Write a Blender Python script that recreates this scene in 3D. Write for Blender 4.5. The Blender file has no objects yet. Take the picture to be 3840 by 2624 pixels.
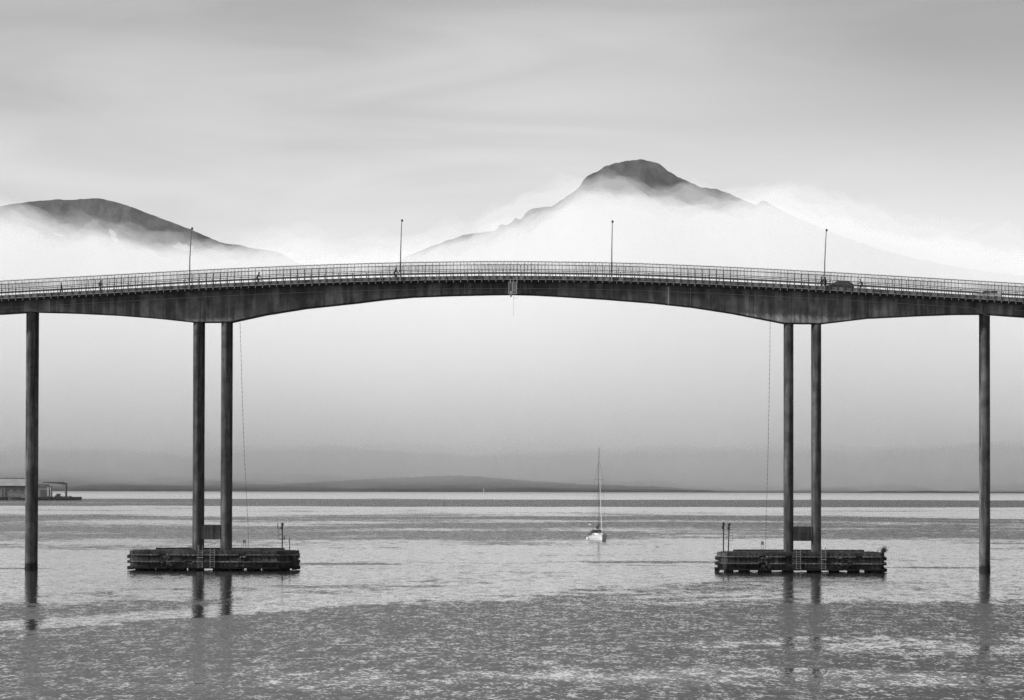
import bpy, bmesh, math, random
from mathutils import Vector, Matrix

random.seed(7)
S = bpy.context.scene
COL = S.collection
R = math.radians

# ------------------------------------------------------------------ camera
F, PX, PY = 16523.0, 1920.0, 1312.0          # focal length and centre of the photograph, in its pixels
CAM_H = 11.37
PITCH = math.atan((1827.0 - PY) / F)
ROLL = R(0.13)
cam_d = bpy.data.cameras.new('camera')
cam_d.sensor_width = 36.0
cam_d.lens = 36.0 * F / 3840.0
cam_d.clip_start = 1.0
cam_d.clip_end = 120000.0
cam = bpy.data.objects.new('camera', cam_d)
COL.objects.link(cam)
RIGHT = Vector((math.cos(ROLL), 0, math.sin(ROLL)))
FWD = Vector((0, math.cos(PITCH), math.sin(PITCH)))
RIGHT = (RIGHT - FWD * RIGHT.dot(FWD)).normalized()
UP = RIGHT.cross(FWD).normalized()
cam.matrix_world = Matrix(((RIGHT.x, UP.x, -FWD.x, 0), (RIGHT.y, UP.y, -FWD.y, 0), (RIGHT.z, UP.z, -FWD.z, CAM_H), (0, 0, 0, 1)))
S.camera = cam

# ------------------------------------------------------------------ render and exposure
S.render.engine = 'CYCLES'
S.view_settings.view_transform = 'Standard'
S.view_settings.look = 'None'
S.view_settings.exposure = 0.9
S.view_settings.gamma = 1.0
S.view_settings.use_curve_mapping = False
cy = S.cycles
cy.use_denoising = True
cy.denoiser = 'OPENIMAGEDENOISE'
cy.denoising_input_passes = 'RGB_ALBEDO_NORMAL'
cy.denoising_prefilter = 'NONE'
cy.max_bounces = 6
cy.diffuse_bounces = 2
cy.glossy_bounces = 3
cy.transmission_bounces = 2
cy.volume_bounces = 4
cy.use_adaptive_sampling = False
cy.sampling_pattern = 'BLUE_NOISE'
cy.caustics_reflective = False
cy.caustics_refractive = False
cy.volume_max_steps = 256

# ------------------------------------------------------------------ sun and sky
SUN_DIR = Vector((-1.0, -0.28, math.tan(R(34)))).normalized()      # towards the sun
sun_d = bpy.data.lights.new('sun', 'SUN')
sun_d.energy = 2.6
sun_d.angle = R(1.5)
sun = bpy.data.objects.new('sun', sun_d)
COL.objects.link(sun)
sun.rotation_euler = SUN_DIR.to_track_quat('Z', 'Y').to_euler()
sun.location = (0, 0, 300)

W = bpy.data.worlds.new('World')
S.world = W
W.use_nodes = True
nt = W.node_tree
nt.nodes.clear()


class NT:
    """Short-hand for wiring a node tree."""
    def __init__(s, tree):
        s.t = tree

    def n(s, kind, **kw):
        nd = s.t.nodes.new(kind)
        for k, v in kw.items():
            setattr(nd, k, v)
        return nd

    def link(s, a, b):
        s.t.links.new(a, b)

    def val(s, sock, v):
        if isinstance(v, (int, float)):
            sock.default_value = v
        elif isinstance(v, (tuple, list)):
            sock.default_value = v
        else:
            s.link(v, sock)

    def math(s, op, a, b=0.0, c=0.0, clamp=False):
        nd = s.n('ShaderNodeMath', operation=op, use_clamp=clamp)
        s.val(nd.inputs[0], a)
        s.val(nd.inputs[1], b)
        s.val(nd.inputs[2], c)
        return nd.outputs[0]

    def rng(s, v, a, b, c, d, smooth=True):
        nd = s.n('ShaderNodeMapRange')
        nd.interpolation_type = 'SMOOTHSTEP' if smooth else 'LINEAR'
        for i, x in enumerate((v, a, b, c, d)):
            s.val(nd.inputs[i], x)
        return nd.outputs[0]

    def noise(s, vec, scale=1.0, detail=3.0, rough=0.55, dist=0.0):
        nd = s.n('ShaderNodeTexNoise')
        if vec is not None:
            s.link(vec, nd.inputs['Vector'])
        s.val(nd.inputs['Scale'], scale)
        nd.inputs['Detail'].default_value = detail
        nd.inputs['Roughness'].default_value = rough
        nd.inputs['Distortion'].default_value = dist
        return nd

    def mapping(s, vec, scale=(1, 1, 1), rot=(0, 0, 0), loc=(0, 0, 0)):
        nd = s.n('ShaderNodeMapping')
        s.link(vec, nd.inputs['Vector'])
        nd.inputs['Scale'].default_value = scale
        nd.inputs['Rotation'].default_value = rot
        nd.inputs['Location'].default_value = loc
        return nd.outputs[0]

    def sep(s, vec):
        nd = s.n('ShaderNodeSeparateXYZ')
        s.link(vec, nd.inputs[0])
        return nd.outputs

    def comb(s, x, y, z):
        nd = s.n('ShaderNodeCombineXYZ')
        for i, v in enumerate((x, y, z)):
            s.val(nd.inputs[i], v)
        return nd.outputs[0]

    def ramp(s, v, stops):
        nd = s.n('ShaderNodeValToRGB')
        els = nd.color_ramp.elements
        while len(els) > 1:
            els.remove(els[-1])
        els[0].position = stops[0][0]
        els[0].color = (stops[0][1],) * 3 + (1,)
        for p, c in stops[1:]:
            e = els.new(p)
            e.color = (c, c, c, 1)
        s.link(v, nd.inputs[0])
        return nd.outputs[0]


w = NT(nt)
tc = w.n('ShaderNodeTexCoord')
dirv = tc.outputs['Generated']
sky = w.n('ShaderNodeTexSky', sky_type='NISHITA')
sky.sun_disc = False
sky.sun_elevation = math.asin(SUN_DIR.z)
sky.sun_rotation = math.atan2(SUN_DIR.x, SUN_DIR.y)
sky.air_density = 1.0
sky.dust_density = 4.0
bw = w.n('ShaderNodeRGBToBW')
w.link(sky.outputs[0], bw.inputs[0])
clear = w.math('MULTIPLY', bw.outputs[0], 0.09)
dx, dy, dz = w.sep(dirv)
# thin overcast: tone by height above the horizon, broken by long streaks of cloud
tone = w.ramp(w.math('MAXIMUM', dz, 0.0), [(0.0, 0.50), (0.05, 0.48), (0.075, 0.41), (0.11, 0.285), (0.20, 0.20), (0.35, 0.25), (0.6, 0.50), (1.0, 0.70)])
stre = w.noise(w.mapping(dirv, scale=(9, 9, 60), rot=(0, R(-9), 0)), 1.0, 4.0, 0.5, 0.6).outputs[0]
soft = w.noise(w.mapping(dirv, scale=(5, 5, 16), loc=(3.1, 0, 1.7)), 1.0, 2.0, 0.5).outputs[0]
cl = w.math('ADD', w.rng(stre, 0.28, 0.72, 0.84, 1.09), w.rng(soft, 0.3, 0.7, -0.12, 0.08))
# a darker bank of cloud high over the peak side of the sound
bank = w.math('MULTIPLY', w.rng(w.math('ADD', dx, w.math('MULTIPLY', soft, 0.05)), 0.02, 0.13, 0.0, 1.0), w.rng(w.math('ADD', dz, w.math('MULTIPLY', stre, 0.05)), 0.085, 0.125, 0.0, 1.0))
head = w.math('SUBTRACT', 1.0, w.math('MULTIPLY', bank, 0.34))
cloud = w.math('MULTIPLY', w.math('MULTIPLY', tone, cl), head)
mix = w.math('ADD', w.math('MULTIPLY', cloud, 0.88), w.math('MULTIPLY', clear, 0.12))
bg = w.n('ShaderNodeBackground')
w.link(mix, bg.inputs['Color'])
bg.inputs['Strength'].default_value = 1.0
wo = w.n('ShaderNodeOutputWorld')
w.link(bg.outputs[0], wo.inputs['Surface'])


# ------------------------------------------------------------------ photograph pixels to places
def ray(px, py):
    return FWD + RIGHT * ((px - PX) / F) - UP * ((py - PY) / F)


YAW = R(2.1)                       # the bridge is turned by this much: its right end is nearer
D0 = 600.0
ES = Vector((math.cos(YAW), -math.sin(YAW), 0))
ET = Vector((math.sin(YAW), math.cos(YAW), 0))
ORG = Vector((0, D0, 0))


def on_bridge(px, py, t=0.0):
    """(s, z) of the point seen at a pixel on the vertical plane t metres behind the near deck edge."""
    d = ray(px, py)
    k = (t + ORG.dot(ET)) / d.dot(ET)
    p = Vector((0, 0, CAM_H)) + d * k
    return (p - ORG).dot(ES), p.z


def at_depth(px, py, y):
    d = ray(px, py)
    return Vector((0, 0, CAM_H)) + d * (y / d.y)


def on_water(px, py):
    d = ray(px, py)
    return Vector((0, 0, CAM_H)) + d * (-CAM_H / d.z)


def bridge_to_world(s, t, z):
    return ORG + ES * s + ET * t + Vector((0, 0, z))


def interp(pts, x):
    if x <= pts[0][0]:
        a, b = pts[0], pts[1]
    elif x >= pts[-1][0]:
        a, b = pts[-2], pts[-1]
    else:
        for i in range(len(pts) - 1):
            if pts[i][0] <= x <= pts[i + 1][0]:
                a, b = pts[i], pts[i + 1]
                break
    return a[1] + (b[1] - a[1]) * (x - a[0]) / (b[0] - a[0])


def smooth_curve(pts, n=5):
    """Catmull-Rom refinement of a list of (x, y)."""
    out = []
    for i in range(len(pts) - 1):
        p0 = pts[max(i - 1, 0)]
        p1, p2 = pts[i], pts[i + 1]
        p3 = pts[min(i + 2, len(pts) - 1)]
        m1 = (p2[1] - p0[1]) / max(p2[0] - p0[0], 1e-6)
        m2 = (p3[1] - p1[1]) / max(p3[0] - p1[0], 1e-6)
        h = p2[0] - p1[0]
        for k in range(n):
            u = k / n
            u2, u3 = u * u, u * u * u
            y = (2 * u3 - 3 * u2 + 1) * p1[1] + (u3 - 2 * u2 + u) * h * m1 + (-2 * u3 + 3 * u2) * p2[1] + (u3 - u2) * h * m2
            out.append((p1[0] + h * u, y))
    out.append(pts[-1])
    return out


# ------------------------------------------------------------------ mesh and object helpers
class MB:
    """Collects vertices and faces of one mesh."""
    def __init__(s):
        s.v, s.f = [], []

    def box(s, c, size, rot=None):
        b = len(s.v)
        for dx_ in (-.5, .5):
            for dy_ in (-.5, .5):
                for dz_ in (-.5, .5):
                    p = Vector((dx_ * size[0], dy_ * size[1], dz_ * size[2]))
                    if rot is not None:
                        p = rot @ p
                    s.v.append(tuple(p + Vector(c)))
        for q in ((0, 1, 3, 2), (4, 6, 7, 5), (0, 4, 5, 1), (2, 3, 7, 6), (0, 2, 6, 4), (1, 5, 7, 3)):
            s.f.append([b + i for i in q])
        return s

    def tube(s, path, r, n=6, cap=True):
        path = [Vector(p) for p in path]
        rr = r if isinstance(r, (list, tuple)) else [r] * len(path)
        b = len(s.v)
        for i, p in enumerate(path):
            d = (path[min(i + 1, len(path) - 1)] - path[max(i - 1, 0)]).normalized()
            ref = Vector((0, 0, 1)) if abs(d.z) < 0.9 else Vector((1, 0, 0))
            u = d.cross(ref).normalized()
            v = d.cross(u).normalized()
            for k in range(n):
                a = 2 * math.pi * k / n
                s.v.append(tuple(p + (u * math.cos(a) + v * math.sin(a)) * rr[i]))
        for i in range(len(path) - 1):
            for k in range(n):
                a, c = b + i * n + k, b + i * n + (k + 1) % n
                s.f.append([a, c, c + n, a + n])
        if cap:
            s.f.append([b + k for k in range(n)][::-1])
            s.f.append([b + (len(path) - 1) * n + k for k in range(n)])
        return s

    def lathe(s, prof, c=(0, 0, 0), n=24):
        """prof: (radius, z) from bottom to top."""
        b = len(s.v)
        for r_, z_ in prof:
            for k in range(n):
                a = 2 * math.pi * k / n
                s.v.append((c[0] + r_ * math.cos(a), c[1] + r_ * math.sin(a), c[2] + z_))
        for i in range(len(prof) - 1):
            for k in range(n):
                a, d = b + i * n + k, b + i * n + (k + 1) % n
                s.f.append([a, d, d + n, a + n])
        s.f.append([b + k for k in range(n)][::-1])
        s.f.append([b + (len(prof) - 1) * n + k for k in range(n)])
        return s

    def loft(s, rings, cap=True, closed=True):
        b = len(s.v)
        n = len(rings[0])
        for rg in rings:
            s.v.extend([tuple(p) for p in rg])
        for i in range(len(rings) - 1):
            for k in range(n if closed else n - 1):
                a, c = b + i * n + k, b + i * n + (k + 1) % n
                s.f.append([a, c, c + n, a + n])
        if cap:
            s.f.append([b + k for k in range(n)][::-1])
            s.f.append([b + (len(rings) - 1) * n + k for k in range(n)])
        return s

    def prism(s, poly, z0, z1):
        """poly: (x, y) counter-clockwise."""
        b, n = len(s.v), len(poly)
        for z_ in (z0, z1):
            s.v.extend([(p[0], p[1], z_) for p in poly])
        for k in range(n):
            s.f.append([b + k, b + (k + 1) % n, b + n + (k + 1) % n, b + n + k])
        s.f.append([b + k for k in range(n)][::-1])
        s.f.append([b + n + k for k in range(n)])
        return s

    def mesh(s, name, mat, smooth=False):
        m = bpy.data.meshes.new(name)
        m.from_pydata(s.v, [], s.f)
        bm = bmesh.new()
        bm.from_mesh(m)
        bmesh.ops.recalc_face_normals(bm, faces=bm.faces)
        bm.to_mesh(m)
        bm.free()
        m.materials.append(mat)
        if smooth:
            m.shade_smooth()
            m.set_sharp_from_angle(angle=R(20))
        m.update()
        return m

    def obj(s, name, mat, parent=None, smooth=False, loc=None, **props):
        return link(name, s.mesh(name, mat, smooth), parent, loc, **props)


def link(name, data, parent=None, loc=None, rot=None, scale=None, **props):
    o = bpy.data.objects.new(name, data)
    COL.objects.link(o)
    if parent is not None:
        o.parent = parent
    if loc is not None:
        o.location = loc
    if rot is not None:
        o.rotation_euler = rot
    if scale is not None:
        o.scale = scale
    for k, v in props.items():
        o[k] = v
    return o


def empty(name, loc, rz=0.0, label=None, category=None, group=None):
    o = link(name, None, None, loc, (0, 0, rz))
    o.empty_display_size = 0.5
    if label:
        o['label'] = label
    if category:
        o['category'] = category
    if group:
        o['group'] = group
    return o


# ------------------------------------------------------------------ materials (the photograph is black and white)
def new_mat(name):
    m = bpy.data.materials.new(name)
    m.use_nodes = True
    m.node_tree.nodes.clear()
    t = NT(m.node_tree)
    out = t.n('ShaderNodeOutputMaterial')
    return m, t, out


def plain(name, g, rough=0.6, var=0.25, scale=3.0, metallic=0.0, spec=0.4, bump=0.0):
    m, t, out = new_mat(name)
    p = t.n('ShaderNodeBsdfPrincipled')
    geo = t.n('ShaderNodeNewGeometry')
    nz = t.noise(geo.outputs['Position'], scale, 4.0, 0.6).outputs[0]
    c = t.math('MULTIPLY', t.rng(nz, 0.3, 0.7, 1 - var, 1 + var), g)
    t.link(c, p.inputs['Base Color'])
    p.inputs['Roughness'].default_value = rough
    p.inputs['Metallic'].default_value = metallic
    p.inputs['Specular IOR Level'].default_value = spec
    if bump > 0:
        b = t.n('ShaderNodeBump')
        b.inputs['Strength'].default_value = bump
        b.inputs['Distance'].default_value = 0.05
        t.link(nz, b.inputs['Height'])
        t.link(b.outputs[0], p.inputs['Normal'])
    t.link(p.outputs[0], out.inputs['Surface'])
    return m


def concrete(name, g, streak=0.5, tide=None, obj_var=0.2, streak_scale=1.3, light_streak=0.35, rough=0.85):
    """Weathered concrete: blotches, rain streaks running down, per-piece tone and, near the water, a dark tidal band."""
    m, t, out = new_mat(name)
    p = t.n('ShaderNodeBsdfPrincipled')
    geo = t.n('ShaderNodeNewGeometry')
    pos = geo.outputs['Position']
    oi = t.n('ShaderNodeObjectInfo')
    blot = t.noise(pos, 0.55, 5.0, 0.62).outputs[0]
    fine = t.noise(pos, 9.0, 3.0, 0.7).outputs[0]
    st = t.noise(t.mapping(pos, scale=(streak_scale, streak_scale, 0.09)), 1.0, 5.0, 0.6).outputs[0]
    st2 = t.noise(t.mapping(pos, scale=(streak_scale * 2.2, streak_scale * 2.2, 0.07), loc=(40, 7, 3)), 1.0, 4.0, 0.55).outputs[0]
    c = t.rng(blot, 0.32, 0.68, 0.6, 1.35)
    c = t.math('MULTIPLY', c, t.rng(fine, 0.25, 0.75, 0.82, 1.18))
    c = t.math('MULTIPLY', c, t.rng(st, 0.40, 0.62, 1 - streak, 1.08))
    c = t.math('MULTIPLY', c, t.rng(st2, 0.60, 0.72, 1.0, 1 + light_streak))
    c = t.math('MULTIPLY', c, t.rng(oi.outputs['Random'], 0, 1, 1 - obj_var, 1 + obj_var, False))
    if tide is not None:
        z = t.sep(pos)[2]
        z = t.math('ADD', z, t.math('MULTIPLY', t.math('SUBTRACT', blot, 0.5), 0.7))
        wet = t.rng(z, tide - 0.25, tide + 0.3, 0.0, 1.0)
        c = t.math('MULTIPLY', c, t.math('ADD', 0.16, t.math('MULTIPLY', wet, 0.84)))
    c = t.math('MULTIPLY', c, g)
    t.link(c, p.inputs['Base Color'])
    p.inputs['Roughness'].default_value = rough
    p.inputs['Specular IOR Level'].default_value = 0.25
    b = t.n('ShaderNodeBump')
    b.inputs['Strength'].default_value = 0.5
    b.inputs['Distance'].default_value = 0.04
    t.link(fine, b.inputs['Height'])
    t.link(b.outputs[0], p.inputs['Normal'])
    t.link(p.outputs[0], out.inputs['Surface'])
    return m


M = {}
M['girder'] = concrete('girder_concrete', 0.22, 0.5, None, 0.2, 1.1, 0.7)
M['deck'] = concrete('deck_concrete', 0.13, 0.4, None, 0.1)
M['column'] = concrete('column_concrete', 0.095, 0.6, 0.9, 0.12, 1.6, 0.3)
M['pad'] = concrete('platform_concrete', 0.055, 0.65, 0.75, 0.35, 2.5, 0.6)
M['pad_core'] = concrete('platform_core_concrete', 0.045, 0.6, 0.8, 0.2, 2.5, 0.3)
M['ledge'] = concrete('ledge_timber', 0.16, 0.4, 0.6, 0.3, 3.0, 0.4)
M['steel'] = plain('painted_dark_steel', 0.055, 0.55, 0.3, 2.0, 0.0)
M['galv'] = plain('galvanised_steel', 0.22, 0.5, 0.3, 3.0, 0.3)
M['barrier'] = plain('guard_rail_steel', 0.12, 0.5, 0.3, 2.0, 0.3)
M['asphalt'] = plain('asphalt', 0.05, 0.9, 0.3, 6.0, bump=0.3)
M['pale_steel'] = plain('pale_painted_steel', 0.42, 0.5, 0.15, 4.0)
M['panel_grey'] = plain('grey_panel', 0.13, 0.6, 0.25, 5.0)
M['black'] = plain('black_paint', 0.02, 0.5, 0.2, 5.0)
M['glass'] = plain('dark_glass', 0.02, 0.08, 0.05, 5.0, spec=0.6)
M['white'] = plain('white_gelcoat', 0.62, 0.25, 0.04, 1.0)
M['white2'] = plain('white_paint', 0.70, 0.4, 0.08, 2.0)
M['canvas'] = plain('black_canvas', 0.025, 0.8, 0.3, 6.0)
M['alu'] = plain('aluminium_spar', 0.09, 0.35, 0.08, 2.0, 0.2)
M['sail'] = plain('furled_sailcloth', 0.55, 0.7, 0.08, 4.0)
M['wire'] = plain('rigging_wire', 0.10, 0.4, 0.1, 4.0, 0.5)
M['rope'] = plain('cable_sheath', 0.06, 0.7, 0.3, 8.0)
M['cloth_dark'] = plain('dark_cloth', 0.03, 0.85, 0.3, 10.0)
M['cloth_mid'] = plain('grey_cloth', 0.10, 0.85, 0.3, 10.0)
M['skin'] = plain('skin', 0.30, 0.6, 0.1, 8.0)
M['tyre'] = plain('tyre_rubber', 0.02, 0.8, 0.2, 8.0)
M['car_dark'] = plain('dark_car_paint', 0.045, 0.25, 0.05, 2.0, 0.3)
M['car_silver'] = plain('silver_car_paint', 0.55, 0.25, 0.05, 2.0, 0.5)
M['grass'] = plain('dry_grass', 0.07, 0.9, 0.5, 4.0)
M['leaf'] = plain('shrub_leaf', 0.06, 0.8, 0.5, 6.0)
M['wall_grey'] = plain('warehouse_cladding', 0.15, 0.8, 0.2, 0.3)
M['roof_grey'] = plain('warehouse_roof_sheet', 0.17, 0.7, 0.15, 0.2)
M['wall_pale'] = plain('pale_cladding', 0.17, 0.8, 0.15, 0.5)
M['door_grey'] = plain('door_panel', 0.07, 0.7, 0.15, 0.5)
M['quay'] = concrete('quay_concrete', 0.07, 0.5, 1.2, 0.2, 0.5, 0.2)
M['crane'] = plain('dark_crane_paint', 0.035, 0.6, 0.2, 0.8)
M['snow'] = plain('snow', 0.80, 0.8, 0.05, 0.02)
M['feather'] = plain('gull_feather', 0.6, 0.8, 0.1, 10.0)


# ------------------------------------------------------------------ the sea
SLICK_TILT, RUFFLE_TILT = 0.058, 0.23


def make_sea():
    m, t, out = new_mat('sea_water')
    geo = t.n('ShaderNodeNewGeometry')
    pos = geo.outputs['Position']
    x, y, _ = t.sep(pos)
    # where the wind ruffles the surface: bands across the sound, each at its own distance
    lg = t.math('DIVIDE', t.math('LOGARITHM', t.math('DIVIDE', t.math('MAXIMUM', y, 100.0), 100.0), 2.0), 7.0)

    def L(d):
        return math.log2(max(d, 100) / 100.0) / 7.0
    bands = [(100, .70), (270, .68), (340, .76), (400, .58), (440, .34), (490, .22), (580, .15), (720, .17), (850, .28), (950, .38), (1010, .52), (1200, .54),
             (1300, .50), (1500, .5), (1650, .68), (1800, .45), (1950, .18), (2600, .16), (2760, .82), (4200, .84), (4450, .12), (9000, .10), (12700, .10)]
    mean = t.ramp(lg, [(L(d), v) for d, v in bands])
    big = t.noise(t.mapping(pos, scale=(1 / 210, 1 / 330, 1), rot=(0, 0, R(12))), 1.0, 3.0, 0.6, 0.6).outputs[0]
    mid = t.noise(t.mapping(pos, scale=(1 / 60, 1 / 95, 1), rot=(0, 0, R(-10)), loc=(11, 5, 0)), 1.0, 3.0, 0.6, 0.0).outputs[0]
    fine = t.noise(t.mapping(pos, scale=(1 / 4.5, 1 / 13, 1), rot=(0, 0, R(14)), loc=(3, 8, 0)), 1.0, 2.0, 0.65).outputs[0]
    r = t.math('ADD', mean, t.math('MULTIPLY', t.math('SUBTRACT', big, 0.5), 1.5))
    r = t.math('ADD', r, t.math('MULTIPLY', t.math('SUBTRACT', fine, 0.5), 0.75))
    r = t.math('ADD', r, t.math('MULTIPLY', t.math('SUBTRACT', mid, 0.5), 0.9))

    # a slick drawn across the near water, calm on it, ruffled on its near side
    def line(ax, ay, bx, by):
        vx, vy = bx - ax, by - ay
        ln = math.hypot(vx, vy)
        d = t.math('SUBTRACT', t.math('MULTIPLY', t.math('SUBTRACT', x, ax), vy / ln), t.math('MULTIPLY', t.math('SUBTRACT', y, ay), vx / ln))
        u = t.math('ADD', t.math('MULTIPLY', t.math('SUBTRACT', x, ax), vx / ln), t.math('MULTIPLY', t.math('SUBTRACT', y, ay), vy / ln))
        return d, t.math('DIVIDE', u, ln)
    a = on_water(250, 2345)
    b = on_water(2330, 2185)
    wob = t.math('ADD', t.math('MULTIPLY', t.math('SUBTRACT', mid, 0.5), 16.0), t.math('MULTIPLY', t.math('SUBTRACT', fine, 0.5), 7.0))
    d, u = line(a.x, a.y, b.x, b.y)
    d = t.math('ADD', d, wob)
    along = t.math('MULTIPLY', t.rng(u, -0.15, 0.1, 0, 1), t.rng(u, 1.0, 1.35, 1, 0))
    slick = t.math('MULTIPLY', t.math('MULTIPLY', t.rng(d, -14.0, -1.0, 0, 1), t.rng(d, -0.5, 2.2, 1, 0)), along)
    near = t.math('MULTIPLY', t.rng(d, 0.5, 12.0, 0, 1), t.rng(d, 12.0, 45.0, 1, 0))
    r = t.math('SUBTRACT', r, t.math('MULTIPLY', slick, 0.6))
    r = t.math('ADD', r, t.math('MULTIPLY', t.math('MULTIPLY', near, along), 0.25))

    def patch(px, py, rx, ry, amt, r_):
        c = on_water(px, py)
        ex = t.math('DIVIDE', t.math('SUBTRACT', x, c.x), rx)
        ey = t.math('DIVIDE', t.math('ADD', t.math('SUBTRACT', y, c.y), wob), ry)
        q = t.math('ADD', t.math('MULTIPLY', ex, ex), t.math('MULTIPLY', ey, ey))
        return t.math('ADD', r_, t.math('MULTIPLY', t.rng(q, 0.0, 1.8, 1, 0), amt))
    r = patch(3620, 2415, 22, 22, -0.42, r)
    r = patch(3000, 2540, 15, 16, -0.3, r)
    r = patch(1000, 2540, 20, 18, -0.2, r)
    r = patch(3500, 2290, 22, 30, 0.15, r)
    for wk in ((1290, 2112, 9, 9, 0.5), (2470, 2106, 13, 10, 0.45), (3490, 2126, 8, 6, 0.5), (60, 2128, 6, 5, 0.5)):
        r = patch(*wk, r)
    rough = t.rng(r, 0.31, 0.63, 0.0, 1.0)

    # small waves as a tilt of the surface normal; the steep fronts of the ripples face down the sound (-y)
    def waves(sx, sy, loc, det):
        nz = t.noise(t.mapping(pos, scale=(sx, sy, 1), loc=loc), 1.0, det, 0.6, 0.0)
        q = t.n('ShaderNodeSeparateColor')
        t.link(nz.outputs['Color'], q.inputs[0])
        return q.outputs
    w1 = waves(4.2, 1.1, (0, 0, 0), 1.0)
    w2 = waves(1.0, 0.24, (30, 0, 2), 1.0)
    front = t.math('ADD', t.math('MULTIPLY', w1[1], 0.62), t.math('MULTIPLY', w2[1], 0.38))
    front = t.rng(front, 0.39, 0.63, 0.0, 1.0, False)
    side = t.math('SUBTRACT', t.math('ADD', t.math('MULTIPLY', w1[0], 0.7), t.math('MULTIPLY', w2[0], 0.3)), 0.5)
    breeze = t.rng(y, 800.0, 2600.0, 1.0, 2.3)        # the wind is stronger out on the open sound
    amp = t.math('ADD', SLICK_TILT, t.math('MULTIPLY', t.math('MULTIPLY', rough, RUFFLE_TILT), breeze))
    nx = t.math('MULTIPLY', side, t.math('ADD', 0.09, amp))
    ny = t.math('MULTIPLY', front, t.math('MULTIPLY', amp, -1.0))
    nv = t.n('ShaderNodeVectorMath', operation='NORMALIZE')
    t.link(t.comb(nx, ny, 1.0), nv.inputs[0])
    p = t.n('ShaderNodeBsdfPrincipled')
    p.inputs['Base Color'].default_value = (0.015, 0.015, 0.015, 1)
    p.inputs['IOR'].default_value = 1.333
    t.link(t.math('ADD', 0.06, t.math('MULTIPLY', rough, 0.06)), p.inputs['Roughness'])
    t.link(nv.outputs[0], p.inputs['Normal'])
    t.link(p.outputs[0], out.inputs['Surface'])
    mb = MB()
    mb.v = [(-16000, -400, 0), (16000, -400, 0), (16000, 19000, 0), (-16000, 19000, 0)]
    mb.f = [[0, 1, 2, 3]]
    o = mb.obj('sea', m, kind='structure')
    o['label'] = 'calm grey sea with ruffled dark bands and bright slicks'
    return o


make_sea()


# ------------------------------------------------------------------ mountains and far shore
def rock_material(name, g, snow_at=(), scale=0.004, tree=False):
    m, t, out = new_mat(name)
    p = t.n('ShaderNodeBsdfPrincipled')
    geo = t.n('ShaderNodeNewGeometry')
    pos = geo.outputs['Position']
    a = t.noise(pos, scale, 6.0, 0.65).outputs[0]
    b = t.noise(t.mapping(pos, scale=(1, 1, 0.35)), scale * 7, 5.0, 0.65).outputs[0]
    c = t.math('MULTIPLY', t.rng(a, 0.3, 0.7, 0.5, 1.6), t.rng(b, 0.32, 0.68, 0.45, 1.7))
    c = t.math('MULTIPLY', c, g)
    x, y, z = t.sep(pos)
    sn = t.noise(t.mapping(pos, scale=(1, 1, 2.2)), 0.055, 4.0, 0.65).outputs[0] if snow_at else None
    for (cx_, cz_, rx, rz, tilt) in snow_at:
        ex = t.math('SUBTRACT', x, cx_)
        ez = t.math('SUBTRACT', t.math('SUBTRACT', z, cz_), t.math('MULTIPLY', ex, tilt))
        q = t.math('ADD', t.math('POWER', t.math('DIVIDE', ex, rx), 2.0), t.math('POWER', t.math('DIVIDE', ez, rz), 2.0))
        q = t.math('ADD', q, t.math('MULTIPLY', t.math('SUBTRACT', sn, 0.5), 5.0))
        k = t.rng(q, 0.75, 0.95, 1.0, 0.0)
        c = t.math('ADD', t.math('MULTIPLY', c, t.math('SUBTRACT', 1.0, k)), t.math('MULTIPLY', k, 0.36))
    t.link(c, p.inputs['Base Color'])
    p.inputs['Roughness'].default_value = 0.95
    p.inputs['Specular IOR Level'].default_value = 0.1
    bp = t.n('ShaderNodeBump')
    bp.inputs['Strength'].default_value = 0.6
    bp.inputs['Distance'].default_value = 12.0
    t.link(b, bp.inputs['Height'])
    t.link(bp.outputs[0], p.inputs['Normal'])
    t.link(p.outputs[0], out.inputs['Surface'])
    return m


from mathutils import noise as mnoise


def ridge(name, mat, pts, y0, front, back, nx, ny, rough_amp, rough_scale, label, tree=0.0, power=1.15, crest=0.035):
    """A mountain whose skyline follows pts (photograph pixels) at distance y0, falling to the sea in front and behind."""
    pts = smooth_curve(pts, 4)
    prof = []
    for px, py in pts:
        q = at_depth(px, py, y0)
        prof.append((q.x, q.z))
    x0, x1 = prof[0][0], prof[-1][0]
    mb = MB()
    for j in range(ny + 1):
        v = j / ny * 2 - 1                              # -1 front foot, 0 crest, 1 back foot
        for i in range(nx + 1):
            x = x0 + (x1 - x0) * i / nx
            h = max(interp(prof, x), 0.0)
            dep = front if v < 0 else back
            yy = y0 + v * dep
            k = max(0.0, 1 - abs(v)) ** power
            z = h * k
            n = mnoise.fractal(Vector((x * rough_scale, yy * rough_scale, 3.7)), 1.0, 2.1, 5)
            rk = abs(v) ** 0.5
            z += n * rough_amp * (0.06 + rk) * min(1.0, 4 * k)
            if abs(v) < 1e-6:
                z = h + mnoise.fractal(Vector((x * rough_scale * 9, 1.3, 0)), 1.0, 2.0, 3) * rough_amp * crest
                if tree:
                    z += random.random() * tree
            mb.v.append((x, yy, z - (4.0 if k == 0 else 0.0)))
    for j in range(ny):
        for i in range(nx):
            a = j * (nx + 1) + i
            mb.f.append([a, a + 1, a + nx + 2, a + nx + 1])
    return mb.obj(name, mat, None, True, kind='structure', label=label)


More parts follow.
